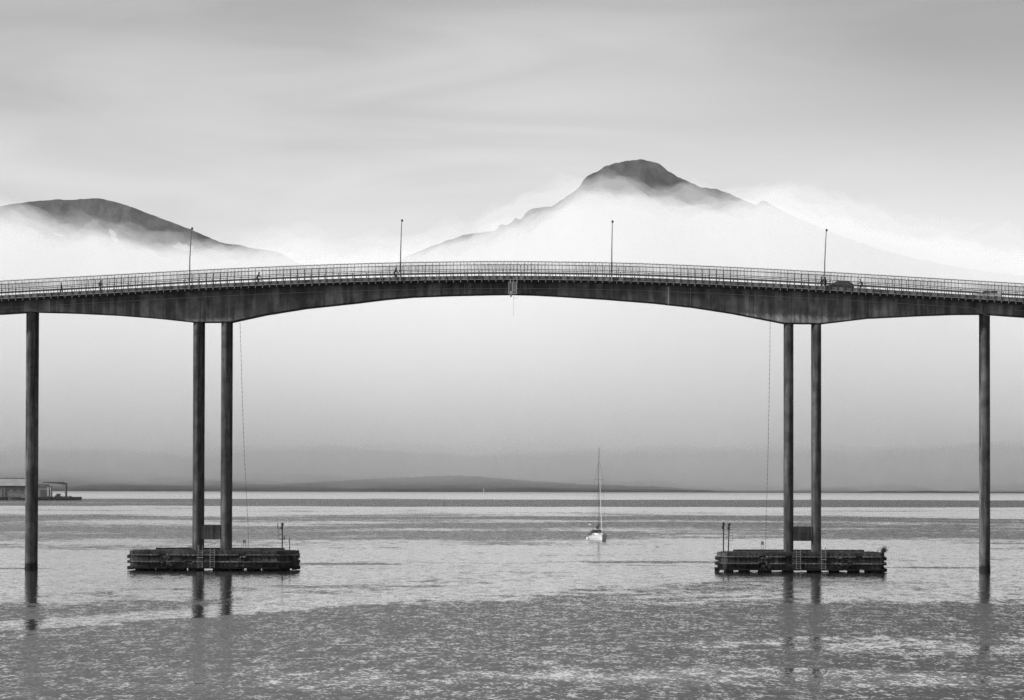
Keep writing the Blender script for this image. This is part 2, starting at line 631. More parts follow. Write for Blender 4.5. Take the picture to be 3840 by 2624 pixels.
LEFT_RIDGE = [(-900, 1250), (-600, 990), (-300, 868), (0, 776), (85, 761), (218, 749), (265, 751), (350, 745), (407, 752), (473, 771), (568, 806), (663, 842), (719, 863), (824, 908), (890, 919),
              (947, 932), (1041, 948), (1110, 985), (1250, 1080), (1450, 1220), (1750, 1400), (2100, 1650)]
RIGHT_RIDGE = [(1000, 1350), (1300, 1110), (1500, 975), (1700, 896), (1777, 875), (1839, 869), (1866, 859), (1873, 845), (1899, 844), (1922, 834), (1932, 821), (1953, 823), (1974, 797), (1989, 786), (2036, 777), (2072, 773),
               (2113, 746), (2175, 699), (2190, 671), (2216, 653), (2247, 643), (2268, 627), (2320, 611), (2392, 600), (2459, 611), (2477, 619), (2505, 643), (2547, 667), (2598, 689), (2629, 702),
               (2671, 709), (2712, 717), (2764, 741), (2820, 766), (2838, 768), (2854, 756), (2872, 755), (2884, 762), (2950, 800), (3100, 865), (3350, 950), (3700, 1020), (4200, 1080), (4700, 1180)]
MD = 14600.0
sp = [at_depth(695, 930, MD), at_depth(437, 893, MD), at_depth(228, 887, MD)]
m_left = rock_material('left_mountain_rock', 0.04, [(sp[0].x, sp[0].z, 34, 13, -0.15), (sp[1].x, sp[1].z, 16, 17, -1.2), (sp[2].x, sp[2].z, 20, 3, -0.25)])
m_right = rock_material('right_mountain_rock', 0.04, [])
ridge('rounded_mountain', m_left, LEFT_RIDGE, MD, 900, 1500, 420, 60, 55, 0.004, 'dark rounded mountain with snow patches rising from the fog')
ridge('peaked_mountain', m_right, RIGHT_RIDGE, MD + 250, 1000, 1500, 620, 60, 95, 0.006, 'steep dark peak with a craggy ridge standing above the fog')
m_hill = rock_material('far_hill_forest', 0.03, [], 0.006)
ridge('wooded_headland', m_hill, [(700, 1834), (900, 1822), (1150, 1808), (1400, 1795), (1700, 1783), (1800, 1787), (1950, 1800), (2150, 1813), (2300, 1820), (2400, 1830), (2500, 1842), (2560, 1850)],
      12650.0, 500, 700, 420, 16, 6, 0.02, 'low wooded headland fading into mist on the far shore', 2.5)
ridge('far_shore_hills', m_hill, [(-1500, 1826), (-400, 1822), (300, 1820), (1000, 1815), (1800, 1812), (2400, 1822), (2700, 1836), (3300, 1838), (4200, 1838), (5400, 1838)],
      12900.0, 1100, 700, 240, 20, 7, 0.004, 'hills along the far shore under the low cloud', 3.0, 0.9)

# ------------------------------------------------------------------ air: even haze, and the bank of low cloud before the mountains
mh, th, oh = new_mat('haze_air')
pv = th.n('ShaderNodeVolumePrincipled')
pv.inputs['Color'].default_value = (0.97, 0.97, 0.97, 1)
pv.inputs['Density'].default_value = 0.8e-5
th.link(pv.outputs[0], oh.inputs['Volume'])
hz = MB().box((0, 9500, 649), (34000, 21000, 1302)).obj('haze', mh, kind='stuff', label='thin even haze over the whole sound')

def fog_mat(name, dens):
    mf, tf, of = new_mat(name)
    fv = tf.n('ShaderNodeVolumePrincipled')
    fv.inputs['Color'].default_value = (0.995, 0.995, 0.995, 1)
    fv.inputs['Density'].default_value = dens
    tf.link(fv.outputs[0], of.inputs['Volume'])
    return mf


FOG0, FOG1 = 11500.0, 13650.0


CORE_TOP = smooth_curve([(-1600, 790), (-600, 785), (0, 790), (100, 812), (200, 850), (290, 858), (350, 842), (420, 872), (500, 890), (600, 905), (760, 902), (900, 905), (1060, 915), (1300, 930), (1550, 905), (1700, 870), (1900, 810), (2050, 760), (2150, 705),
                         (2250, 690), (2330, 690), (2420, 715), (2500, 745), (2580, 735), (2680, 750), (2800, 740), (2870, 728), (2950, 735), (3100, 775), (3350, 850), (3700, 910), (4200, 880), (5400, 890)], 3)
VEIL_TOP = smooth_curve([(-1600, 760), (-600, 755), (0, 762), (90, 775), (180, 815), (250, 850), (340, 835), (420, 880), (500, 900), (600, 915), (760, 905), (900, 892), (1060, 890), (1300, 905), (1550, 880), (1700, 842), (1900, 780), (2050, 728), (2150, 695),
                         (2250, 680), (2330, 678), (2420, 705), (2500, 735), (2580, 720), (2680, 735), (2800, 730), (2870, 715), (2950, 712), (3150, 745), (3400, 800), (3800, 880), (4400, 900), (5400, 910)], 3)


def fog_slab(mf, tops_px, lift, wide, fine, base_px, seed, label):
    """A lumpy layer: its top follows the cloud edge in the photograph, its base hangs above the far shore."""
    nx, ny = 300, 90
    top, bot = [], []
    for j in range(ny + 1):
        y = FOG0 + (FOG1 - FOG0) * j / ny
        edge = min(1.0, 5 * min(j, ny - j) / ny)
        for i in range(nx + 1):
            x = -2700.0 + 5400.0 * i / nx
            px = PX + x / y * F
            zt = CAM_H + y * (1827.0 - interp(tops_px, px)) / F
            n1 = mnoise.fractal(Vector((x / 260, y / 1100, seed)), 1.0, 2.0, 3)
            n2 = mnoise.fractal(Vector((x / 75, y / 520, seed + 7)), 1.0, 2.0, 3)
            zt += n1 * wide + n2 * fine + lift
            sink = min(1.0, max(0.0, (px - 2200.0) / 700.0))
            zb = CAM_H + 12575.0 * (1827.0 - base_px - (1838.0 - base_px) * (sink if base_px > 1700 else 0.0)) / F + mnoise.fractal(Vector((x / 500, y / 500, seed + 11)), 1.0, 2.0, 3) * 40
            zb = max(zb, 2.0)
            zm = 0.5 * (zt + zb)
            top.append((x, y, zm + max(zt - zm, 5) * (edge ** 0.5)))
            bot.append((x, y, zm + min(zb - zm, -5) * (edge ** 0.5)))
    mb = MB()
    mb.v = top + bot
    k = (nx + 1) * (ny + 1)
    for j in range(ny):
        for i in range(nx):
            a = j * (nx + 1) + i
            mb.f.append([a, a + 1, a + nx + 2, a + nx + 1])
            mb.f.append([k + a, k + a + nx + 1, k + a + nx + 2, k + a + 1])
    for i in range(nx):
        a, b = i, ny * (nx + 1) + i
        mb.f.append([a, k + a, k + a + 1, a + 1])
        mb.f.append([b, b + 1, k + b + 1, k + b])
    for j in range(ny):
        a, b = j * (nx + 1), j * (nx + 1) + nx
        mb.f.append([a, a + nx + 1, k + a + nx + 1, k + a])
        mb.f.append([b, k + b, k + b + nx + 1, b + nx + 1])
    return mb.obj('fog_bank', mf, None, False, kind='stuff', label=label)


fog_slab(fog_mat('fog_core_vapour', 0.00058), CORE_TOP, -18, 38, 34, 1680.0, 0.5, 'bank of low white cloud lying before the mountains')
fog_slab(fog_mat('fog_under_vapour', 0.00054), CORE_TOP, -38, 45, 36, 1798.0, 33.5, 'lower layer of the cloud bank sinking to the far shore')
fog_slab(fog_mat('fog_veil_vapour', 0.00034), VEIL_TOP, 2, 40, 34, 1838.0, 21.5, 'thin veil of mist above the low cloud bank')


# ------------------------------------------------------------------ the bridge
TOP_PX = [(-400, 1079), (0, 1056), (350, 1037), (700, 1017.5), (1000, 1003.5), (1350, 990.7), (1680, 984), (1870, 982.5), (2000, 983), (2250, 986.5), (2450, 992), (2780, 1006), (3100, 1022.4), (3300, 1034), (3570, 1050), (3840, 1066), (4240, 1091)]
BOT_PX = [(-400, 1206), (0, 1183), (95, 1177.5), (148, 1175), (300, 1179), (450, 1186.5), (600, 1198), (720, 1211), (735, 1213.5), (875, 1213), (1000, 1185.6), (1150, 1161.5), (1350, 1140), (1450, 1127.5), (1550, 1119), (1700, 1113), (1850, 1109.8), (1920, 1109), (2000, 1111),
          (2100, 1116), (2272, 1127), (2450, 1141), (2600, 1157.5), (2745, 1180), (2887, 1207.6), (2938, 1217.5), (3078, 1218.5), (3250, 1198), (3440, 1188.5), (3580, 1183.5), (3675, 1183), (3715, 1185), (3840, 1194), (4240, 1217)]
top_curve = smooth_curve([on_bridge(px, py, 0.0) for px, py in TOP_PX], 4)
WEB0, WEB1, DECK_W = 1.75, 6.65, 8.4
bot_curve = [on_bridge(px, py, WEB1) for px, py in BOT_PX]
S0, S1 = on_bridge(-330, 1060)[0], on_bridge(4170, 1080)[0]


def rail_z(s):
    return interp(top_curve, s)


def bottom_z(s):
    return interp(bot_curve, s)


bridge = empty('bridge', ORG, -YAW, 'long grey concrete cantilever bridge on slender round columns over the sea', 'bridge')

# deck: slab with raised edge beams; section (t, z below the rail top) swept along the curve
n_st = 120
st = [S0 + (S1 - S0) * i / n_st for i in range(n_st + 1)]


def sweep(section, s_list, zf, name, mat, parent, smooth=False):
    rings = [[(s_, t_, zf(s_) + z_) for t_, z_ in section] for s_ in s_list]
    return MB().loft(rings).obj(name, mat, parent, smooth)


DECK_TOP = -2.36
sweep([(0.0, -1.94), (0.0, -2.50), (0.25, -2.56), (WEB0 + 0.06, -2.80), (WEB1 - 0.06, -2.80), (DECK_W - 0.25, -2.56), (DECK_W, -2.50), (DECK_W, -1.94), (DECK_W - 0.3, -1.94), (DECK_W - 0.3, DECK_TOP - 0.06), (0.3, DECK_TOP - 0.06), (0.3, -1.94)],
      st, rail_z, 'deck_slab', M['deck'], bridge)
sweep([(0.31, DECK_TOP - 0.10), (DECK_W - 0.31, DECK_TOP - 0.10), (DECK_W - 0.31, DECK_TOP), (0.31, DECK_TOP)], st, rail_z, 'roadway', M['asphalt'], bridge)
# girder: cast in segments, each its own piece with a narrow joint
joints_px = [-300, -210, -120, -20, 60, 155, 235, 318, 405, 490, 570, 655, 752, 898, 982, 1064, 1140, 1222, 1306, 1390, 1472, 1560, 1650, 1740, 1830, 1920, 2010, 2095, 2182, 2270, 2353, 2426, 2506, 2590, 2665, 2745, 2826, 2904, 3068, 3135, 3192, 3258, 3330,
             3395, 3470, 3550, 3630, 3710, 3800, 3890, 3980, 4080, 4160]
js = [on_bridge(px, 1150, WEB0)[0] for px in joints_px]
for a, b in zip(js[:-1], js[1:]):
    ss = [a + 0.012 + (b - a - 0.024) * k / 4 for k in range(5)]
    # add the exact kinks of the soffit
    for q, _ in bot_curve:
        if a + 0.05 < q < b - 0.05:
            ss.append(q)
    ss.sort()
    off = random.uniform(-0.012, 0.012)
    rings = []
    for s_ in ss:
        zt, zb = rail_z(s_) - 2.78, bottom_z(s_)
        rings.append([(s_, WEB0 + off, zt), (s_, WEB0 + off, zb + 0.06), (s_, WEB0 + 0.06 + off, zb), (s_, WEB1 - 0.06, zb), (s_, WEB1, zb + 0.06), (s_, WEB1, zt)])
    MB().loft(rings).obj('girder_segment', M['girder'], bridge)
# conduits: along the fascia and along the web, the latter sagging at the side piers
sl = [S0 + (S1 - S0) * i / 240 for i in range(241)]
MB().tube([(s_, -0.04, rail_z(s_) - 2.43) for s_ in sl], 0.045, 5).obj('fascia_pipe', M['galv'], bridge)
mb = MB()
random.seed(3)
s_ = S0
while s_ < S1:
    ln = random.uniform(0.3, 2.2)
    mb.box((s_ + ln / 2, WEB0 - 0.05, rail_z(s_ + ln / 2) - 2.95), (ln, 0.05, 0.05))
    s_ += ln + random.uniform(0.1, 1.6)
mb.obj('web_drip_strip', M['deck'], bridge, kind='stuff')


def cable_z(s_):
    z = rail_z(s_) - 3.58
    for px, dp in ((150, 0.85), (3708, 0.95)):
        c = on_bridge(px, 1150, WEB0)[0]
        u = abs(s_ - c)
        if u < 2.6:
            z -= dp * (math.cos(u / 2.6 * math.pi) * 0.5 + 0.5)
    return z


MB().tube([(S0 + (S1 - S0) * i / 420, WEB0 - 0.05, cable_z(S0 + (S1 - S0) * i / 420)) for i in range(421)], 0.03, 5).obj('web_cable', M['pale_steel'], bridge)

# columns: four under each main pier, two under each side pier, with shuttering joints every few metres
COL_R = 0.635
T_ROW = (2.5, 5.9)


def column_mesh(h, seed):
    rnd = random.Random(seed)
    prof = [(COL_R + 0.03, -3.0), (COL_R + 0.03, 0.4)]
    z = 0.4 + rnd.uniform(0.5, 2.0)
    prof.append((COL_R + 0.01, 0.45))
    while z < h - 1.0:
        prof += [(COL_R, z - 0.035), (COL_R - 0.03, z - 0.03), (COL_R - 0.03, z + 0.03), (COL_R, z + 0.035)]
        z += rnd.choice((2.4, 2.6, 2.8, 3.0))
    prof.append((COL_R, h))
    return MB().lathe(prof, n=28)


pier_px = [(113, 'side'), (740, 'main'), (845, 'main'), (2958, 'main'), (3062, 'main'), (3695.5, 'side')]
cols_s = {}
for k, (px, kind) in enumerate(pier_px):
    s_ = on_bridge(px, 1700, T_ROW[0])[0]
    cols_s[k] = s_
    for j, t_ in enumerate(T_ROW):
        h = bottom_z(s_) + 0.05
        column_mesh(h, 10 * k + j).obj('column', M['column'], bridge, True, loc=(s_, t_, 0))
for a, b in ((1, 2), (3, 4)):
    for t_ in T_ROW:
        z0 = on_bridge(800, 2020, t_)[1]
        z1 = on_bridge(800, 1966, t_)[1]
        mb = MB()
        sa, sb = cols_s[a] + COL_R - 0.08, cols_s[b] - COL_R + 0.08
        mb.box(((sa + sb) / 2, t_, (z0 + z1) / 2), (sb - sa, 0.95, z1 - z0))
        ob = mb.obj('tie_beam', M['pad_core'], bridge)
        for q in range(5):       # board marks left by the formwork
            MB().box(((sa + sb) / 2, t_ - 0.478, z0 + (q + 0.5) * (z1 - z0) / 5), (sb - sa - 0.1, 0.012, (z1 - z0) / 5 - 0.03)).obj('board_mark', M['pad_core'], ob)

# side railings: a post about every metre, rails, and close-set bars in the upper half
post_step = on_bridge(2026.6, 1000)[0] - on_bridge(2000, 1000)[0]
random.seed(11)
post_mesh = MB()
post_mesh.box((0, 0, -1.30), (0.08, 0.07, 2.66))
post_mesh.box((0, 0.0, -2.70), (0.085, 0.07, 0.16))
pm = post_mesh.mesh('railing_post', M['steel'])
tip_mesh = MB().box((0, 0, -2.64), (0.10, 0.09, 0.26)).mesh('post_bracket', M['galv'])
for side, t_ in (('near', -0.045), ('far', DECK_W + 0.045)):
    rl = link('railing', None, bridge)
    rl.empty_display_size = 0.5
    rl['label'] = 'tall railing along the near edge of the deck' if side == 'near' else 'tall railing along the far edge of the deck'
    ph = on_bridge(33.0, 1050, t_)[0] if side == 'near' else on_bridge(20.0, 1060, t_)[0]
    first = int((S0 + 0.3 - ph) / post_step)
    last = int((S1 - 0.3 - ph) / post_step)
    bars = MB()
    for i in range(first, last + 1):
        s_ = ph + i * post_step
        if i % 1 == 0:
            link('post', pm, rl, (s_, t_, rail_z(s_)), (0, random.uniform(-0.004, 0.004), 0))
        link('post_bracket', tip_mesh, rl, (s_, t_ + (-0.012 if side == 'near' else 0.012), rail_z(s_)))
        for q in range(1, 5):
            sb = s_ + q * post_step / 5
            z = rail_z(sb)
            bars.box((sb, t_, z - 0.46), (0.044, 0.03, 1.16), Matrix.Rotation(random.uniform(-0.012, 0.012), 3, 'Y'))
    bars.obj('bars', M['steel'], rl, kind='stuff')
    for dz_, r_ in ((0.0, 0.052), (-1.05, 0.05), (-1.52, 0.03)):
        MB().tube([(q, t_ + 0.03, rail_z(q) + dz_) for q in sl], r_, 6).obj('rail', M['steel'], rl)
# guard rails beside the carriageway
gp_mesh = MB().box((0, 0, 0.59), (0.07, 0.08, 1.18)).mesh('guard_post', M['barrier'])
for t_, lab in ((1.75, 'low guard rail on the near side of the carriageway'), (DECK_W - 1.75, 'low guard rail on the far side of the carriageway')):
    g = link('guard_rail', None, bridge)
    g.empty_display_size = 0.5
    g['label'] = lab
    i = 0
    s_ = S0 + 0.5
    while s_ < S1 - 0.5:
        link('post', gp_mesh, g, (s_, t_, rail_z(s_) + DECK_TOP))
        s_ += 1.93
    if t_ > 4:
        sweep([(t_ - 0.05, 1.0), (t_ - 0.09, 1.04), (t_ - 0.05, 1.10), (t_ - 0.09, 1.16), (t_ - 0.05, 1.20), (t_ - 0.03, 1.20), (t_ - 0.03, 1.0)], sl, lambda q: rail_z(q) + DECK_TOP, 'beam', M['barrier'], g)
    else:
        MB().tube([(q, t_, rail_z(q) + DECK_TOP + 1.20) for q in sl], 0.05, 6).obj('top_rail', M['steel'], g)
        MB().tube([(q, t_, rail_z(q) + DECK_TOP + 0.78) for q in sl], 0.03, 6).obj('lower_rail', M['steel'], g)


# ------------------------------------------------------------------ street lamps on the near edge of the deck
lamps = [(709.5, 719.5, 858, 'street lamp before the rounded mountain, near the cyclist'),
         (1501, 1507, 828, 'street lamp on the bridge above the walkers, left of the hanging signal frame'),
         (2293.5, 2296.5, 832, 'street lamp standing before the foot of the steep peak'),
         (3091, 3099, 864, 'street lamp on the bridge beside the dark car')]
for xb, xt, yt, lab in lamps:
    sb, _ = on_bridge(xb, 1080, -0.12)
    sT, zT = on_bridge(xt, yt, 0.3)
    z0 = rail_z(sb) - 2.55
    lamp = empty('street_lamp', bridge_to_world(sb, -0.12, z0), -YAW, lab, 'street lamp', 'street lamps along the bridge')
    h = zT - z0
    dx_ = sT - sb
    path = [(0, 0, 0), (dx_ * 0.25, 0.02, h * 0.5), (dx_ * 0.7, 0.12, h * 0.85), (dx_ * 0.95, 0.35, h - 0.12)]
    MB().tube(path, [0.085, 0.07, 0.055, 0.045], 8).obj('pole', M['steel'], lamp, True)
    MB().box((0, 0.0, 0.35), (0.2, 0.2, 0.7)).obj('base_clamp', M['galv'], lamp)
    MB().box((0, -0.02, 1.45), (0.26, 0.2, 0.3)).obj('junction_box', M['steel'], lamp)
    MB().lathe([(0.03, -0.16), (0.13, -0.12), (0.16, 0.0), (0.14, 0.08), (0.07, 0.15), (0.02, 0.17)], (dx_ + 0.03, 0.42, h), 14).obj('lamp_head', M['black'], lamp, True)
    MB().lathe([(0.02, -0.21), (0.09, -0.19), (0.12, -0.155)], (dx_ + 0.03, 0.42, h), 12).obj('lens', M['glass'], lamp, True)


# ------------------------------------------------------------------ fender platforms round the main piers
cube_bm = bmesh.new()
bmesh.ops.create_cube(cube_bm, size=1.0)
bmesh.ops.bevel(cube_bm, geom=cube_bm.edges[:], offset=0.03, segments=1, affect='EDGES')


def cube_mesh(name, mat):
    m = bpy.data.meshes.new(name)
    cube_bm.to_mesh(m)
    m.materials.append(mat)
    return m


C_PANEL, C_LEDGE, C_CORE, C_BOLT = cube_mesh('panel_block', M['pad']), cube_mesh('ledge_block', M['ledge']), cube_mesh('core_block', M['pad_core']), cube_mesh('bolt_block', M['black'])
T_FRONT = -3.0
PAD_DEPTH = 14.4


def make_platform(px0, px1, y_top, cuts_px, broken_px, label, seed, ladders_px, lch, rch):
    """A low concrete island: core, hung panels in two tiers between bolted ledge beams, coping blocks, stub piles, ladders."""
    rnd = random.Random(seed)
    s0, zt = on_bridge(px0, y_top, T_FRONT)
    s1 = on_bridge(px1, y_top, T_FRONT)[0]
    zb = 0.34
    root = empty('fender_platform', bridge_to_world((s0 + s1) / 2, T_FRONT, 0), -YAW, label, 'platform', 'concrete platforms round the main piers')
    ox = (s0 + s1) / 2

    def sx(px, t=T_FRONT):
        return on_bridge(px, 2080, t)[0] - ox
    a, b = s0 - ox, s1 - ox
    # plan of the core, inside the panels
    i_ = 0.30
    plan = [(a + lch[0] + 0.1, i_), (b - rch[0] - 0.1, i_), (b - i_, rch[1] + 0.1), (b - i_, PAD_DEPTH - 2.2), (b - 2.0, PAD_DEPTH), (a + 2.0, PAD_DEPTH), (a + i_, PAD_DEPTH - 2.2), (a + i_, lch[1] + 0.1)]
    MB().prism(plan, zb + 0.08, zt - 0.10).obj('core', M['pad_core'], root)
    MB().prism([(p[0] * 0.985, p[1] * 0.97 + 0.25) for p in plan], zt - 0.10, zt - 0.02).obj('top_slab', M['pad'], root)
    MB().box((0, PAD_DEPTH - 0.6, zt + 0.07), (b - a - 4.4, 0.35, 0.3)).obj('back_kerb', M['pad_core'], root)
    # faces to clad: (start, end, cut positions along)
    faces = [((a, lch[1]), (a + lch[0], 0.0)), ((a + lch[0], 0.0), (b - rch[0], 0.0)), ((b - rch[0], 0.0), (b, rch[1])), ((b, rch[1]), (b, PAD_DEPTH - 2.2)), ((a, PAD_DEPTH - 2.2), (a, lch[1]))]
    cuts = [sx(c) for c in cuts_px]
    brk = [sx(c) for c in broken_px]
    hgt = zt - zb
    zl1, zl2, zl3 = zt - 0.58, zt - 1.50, zt - 2.34
    for fi, (p, q) in enumerate(faces):
        p, q = Vector((p[0], p[1], 0)), Vector((q[0], q[1], 0))
        ln = (q - p).length
        d = (q - p) / ln
        nrm = Vector((d.y, -d.x, 0))
        rz = math.atan2(d.y, d.x)

        def put(mesh, name, u0, u1, z0, z1, out, thick, jit=0.0, par=root):
            c = p + d * ((u0 + u1) / 2) + nrm * (out - thick / 2)
            return link(name, mesh, par, (c.x, c.y, (z0 + z1) / 2), (rnd.uniform(-jit, jit), rnd.uniform(-jit, jit), rz + rnd.uniform(-jit, jit)), (u1 - u0, thick, z1 - z0))
        if fi == 1:
            us = [0.0] + sorted(c - (a + lch[0]) for c in cuts) + [ln]
        else:
            us = [0.0, ln]
        bu = [x_ - (a + lch[0]) for x_ in brk] if fi == 1 else []
        for u0, u1 in zip(us[:-1], us[1:]):
            proud = rnd.choice((0.0, 0.06, 0.10)) if fi == 1 else 0.04
            n = max(1, round((u1 - u0) / rnd.uniform(1.7, 2.6)))
            for tier, (z0, z1, o_) in enumerate(((zl1 + 0.07, zt, 0.0), (zl2 + 0.06, zl1 - 0.06, -0.06), (zl3 + 0.05, zl2 - 0.06, -0.05), (zb, zl3 - 0.04, -0.02))):
                for k in range(n):
                    v0, v1 = u0 + (u1 - u0) * k / n + 0.02, u0 + (u1 - u0) * (k + 1) / n - 0.02
                    if any(abs((v0 + v1) / 2 - x_) < 0.55 for x_ in bu) and tier in (1, 2):
                        continue
                    if rnd.random() < 0.10 and tier > 0:
                        continue
                    jj = 0.016 if tier else 0.03
                    zz0 = z0 + (rnd.uniform(0, 0.16) if tier == 3 else rnd.uniform(0, 0.03))
                    put(C_PANEL if tier < 3 else C_CORE, 'coping_block' if tier == 0 else 'panel', v0, v1, zz0, z1 - rnd.uniform(0, 0.03 if tier else 0.10), proud + o_ + rnd.uniform(-0.08, 0.05), 0.26, jj)
            # ledge beams with bolts
            for zl in (zl1, zl2, zl3):
                m = max(1, round((u1 - u0) / 3.2))
                for k in range(m):
                    v0, v1 = u0 + (u1 - u0) * k / m + 0.03, u0 + (u1 - u0) * (k + 1) / m - 0.03
                    if any(v0 - 0.2 < x_ < v1 + 0.2 for x_ in bu) and rnd.random() < 0.6:
                        if v1 - v0 > 1.6:
                            v1 -= 0.9
                        else:
                            continue
                    lb = put(C_LEDGE if zl > zl3 + 0.1 else C_CORE, 'ledge_beam', v0, v1, zl - 0.085, zl + 0.085, proud + 0.13 + rnd.uniform(-0.05, 0.03), 0.34, 0.010)
                    if fi <= 2 and zl > zl3 + 0.1:
                        nb = max(1, int((v1 - v0) / 0.52))
                        for q_ in range(nb):
                            uu = v0 + (q_ + 0.5) * (v1 - v0) / nb
                            c = p + d * uu + nrm * (proud + 0.15)
                            link('bolt', C_BOLT, root, (c.x, c.y, zl + rnd.uniform(-0.01, 0.01)), (0, rnd.uniform(0, 1.5), rz), (0.13, 0.07, 0.13))
        # shattered corners and joints
        for x_ in bu:
            for _ in range(30):
                sz = rnd.uniform(0.14, 0.45)
                c = p + d * (x_ + rnd.uniform(-0.8, 0.8)) + nrm * rnd.uniform(-0.15, 0.14)
                link('broken_block', C_PANEL, root, (c.x, c.y, rnd.uniform(zl3, zl1)), (rnd.uniform(-.5, .5), rnd.uniform(-.5, .5), rnd.uniform(-.6, .6)), (sz * 1.3, sz * 0.8, sz * 0.6))
    # protruding fender ends at both tips
    for xx, sg in ((a, -1), (b, 1)):
        for zl, hh in ((zl1 - 0.28, 0.42), (zl2 - 0.05, 0.40), (zl3 - 0.05, 0.46)):
            for yy in (2.6, 4.6, 6.8, 9.0):
                link('fender_end', C_CORE, root, (xx + sg * 0.08, yy, zl), (0, 0, rnd.uniform(-0.03, 0.03)), (rnd.uniform(0.5, 0.7), 0.5, hh))
    # stub piles: the underside stands clear of the water between them
    pile = MB().lathe([(0.42, -2.5), (0.42, 0.5)], n=12).mesh('pile_shaft', M['pad_core'])
    x_ = a + 1.4
    while x_ < b - 1.0:
        for yy in (0.9, 4.8, 9.0, 13.0):
            link('pile', pile, root, (x_ + rnd.uniform(-0.3, 0.3), yy + rnd.uniform(-0.2, 0.2), 0), None, (rnd.uniform(0.8, 1.9), 1, 1))
        x_ += rnd.uniform(1.7, 3.6)
    # ladders
    rung = MB().tube([(-0.27, 0, 0), (0.27, 0, 0)], 0.025, 6).mesh('ladder_rung', M['galv'])
    for lx, hooked in ladders_px:
        lad = link('ladder', None, root, (sx(lx), -0.35, 0))
        lad.empty_display_size = 0.3
        zhi = zt + (0.75 if hooked else 0.55)
        for sg in (-0.29, 0.29):
            MB().tube([(sg, 0.0, 0.42), (sg, 0.0, zhi)], 0.032, 6).obj('side_rail', M['galv'], lad)
        z_ = 0.6
        while z_ < zt + 0.1:
            link('rung', rung, lad, (0, 0, z_))
            z_ += 0.31
        if hooked:
            MB().box((0, -0.05, zt - 0.95), (0.85, 0.5, 0.07)).obj('step_plate', M['galv'], lad)
            MB().tube([(-0.29, 0.0, zhi), (-0.29, 0.9, zhi), (-0.29, 0.9, zt)], 0.028, 6).obj('hoop', M['galv'], lad)
    # rusted reinforcement and stubs along the edge
    for _ in range(26):
        u = rnd.uniform(a + 0.8, b - 0.8)
        h = rnd.choice((0.12, 0.2, 0.3, 0.45, 0.7)) * rnd.uniform(0.7, 1.2)
        y_ = rnd.uniform(0.2, 1.0)
        MB().tube([(u, y_, zt - 0.05), (u + rnd.uniform(-.03, .03), y_, zt + h * 0.7), (u + rnd.uniform(-.2, .2), y_, zt + h)], 0.022, 5).obj('rebar_stub', M['black'], root)
    # grass and moss along the broken top edge
    g = MB()
    for _ in range(2600):
        u = rnd.uniform(a + 0.3, b - 0.3)
        cl = mnoise.noise(Vector((u * 0.6, seed, 0))) + 0.25
        if rnd.random() > 0.35 + cl:
            continue
        y_ = rnd.uniform(-0.02, 0.9)
        h = rnd.uniform(0.06, 0.22) * (1 + max(cl, 0))
        dx_, dy_ = rnd.uniform(-0.12, 0.12), rnd.uniform(-0.22, 0.05)
        k = len(g.v)
        z0 = zt - 0.04
        if y_ < 0.15 and rnd.random() < 0.5:
            h = -h * 1.3
            dy_ = -0.12
        g.v += [(u - 0.02, y_, z0), (u + 0.02, y_, z0), (u + dx_, y_ + dy_, z0 + h)]
        g.f.append([k, k + 1, k + 2])
    g.obj('grass', M['grass'], root, kind='stuff')
    return root, ox, zt, sx


padL, oxL, ztL, sxL = make_platform(480, 1094, 2062, [622, 920], [625, 912], 'weathered platform round the pier at the cyclist end, lone signal pole at its right tip', 5, [(752, True), (797, False)], (0.7, 2.2), (1.9, 3.2))
padR, oxR, ztR, sxR = make_platform(2693, 3318, 2069, [2872, 3166], [2876, 3165], 'weathered platform with a shrub on its tip and twin signal poles opposite', 9, [(2994, False), (3088, True)], (1.2, 3.4), (0.5, 1.6))


# ------------------------------------------------------------------ things standing on the platforms
def ladder_pole(px, y_top, y_base, t, label, side_frame, lens, group=None, lean=0.0):
    """Signal pole: mast, two hooded lanterns, a side frame with rungs and a service lamp on a bent arm."""
    s_, zb = on_bridge(px, y_base, t)
    zt_ = on_bridge(px, y_top, t)[1]
    zb = ztL - 0.05 if px < 2000 else ztR - 0.05
    h = zt_ - zb
    o = empty('signal_pole', bridge_to_world(s_, t, zb), -YAW, label, 'signal pole', group)
    MB().tube([(0, 0, 0), (lean, 0, h - 0.1)], 0.085, 8).obj('mast', M['black'], o)
    MB().box((0, 0, 0.04), (0.4, 0.4, 0.08)).obj('foot_plate', M['black'], o)
    for k, zz in enumerate(lens):
        ln = MB()
        ln.lathe([(0.12, -0.20), (0.17, -0.16), (0.17, 0.10), (0.14, 0.2), (0.04, 0.24)], (lean - 0.08 * (1 if k else -0.2), -0.04, h - zz), 12)
        ob = ln.obj('lantern', M['black'], o, True)
        MB().box((lean - 0.06, -0.2, h - zz + 0.08), (0.34, 0.3, 0.05)).obj('hood', M['black'], ob)
    sg = side_frame
    fr = MB()
    fr.tube([(sg * 0.5 + lean, 0, h - 0.85), (sg * 0.5 + lean, 0, h - 2.35)], 0.018, 5)
    fo = fr.obj('side_frame', M['black'], o)
    for zz in (0.85, 1.6, 2.35):
        MB().tube([(lean, 0, h - zz), (sg * 0.5 + lean, 0, h - zz)], 0.03, 5).obj('bracket', M['black'], fo)
    return o, h


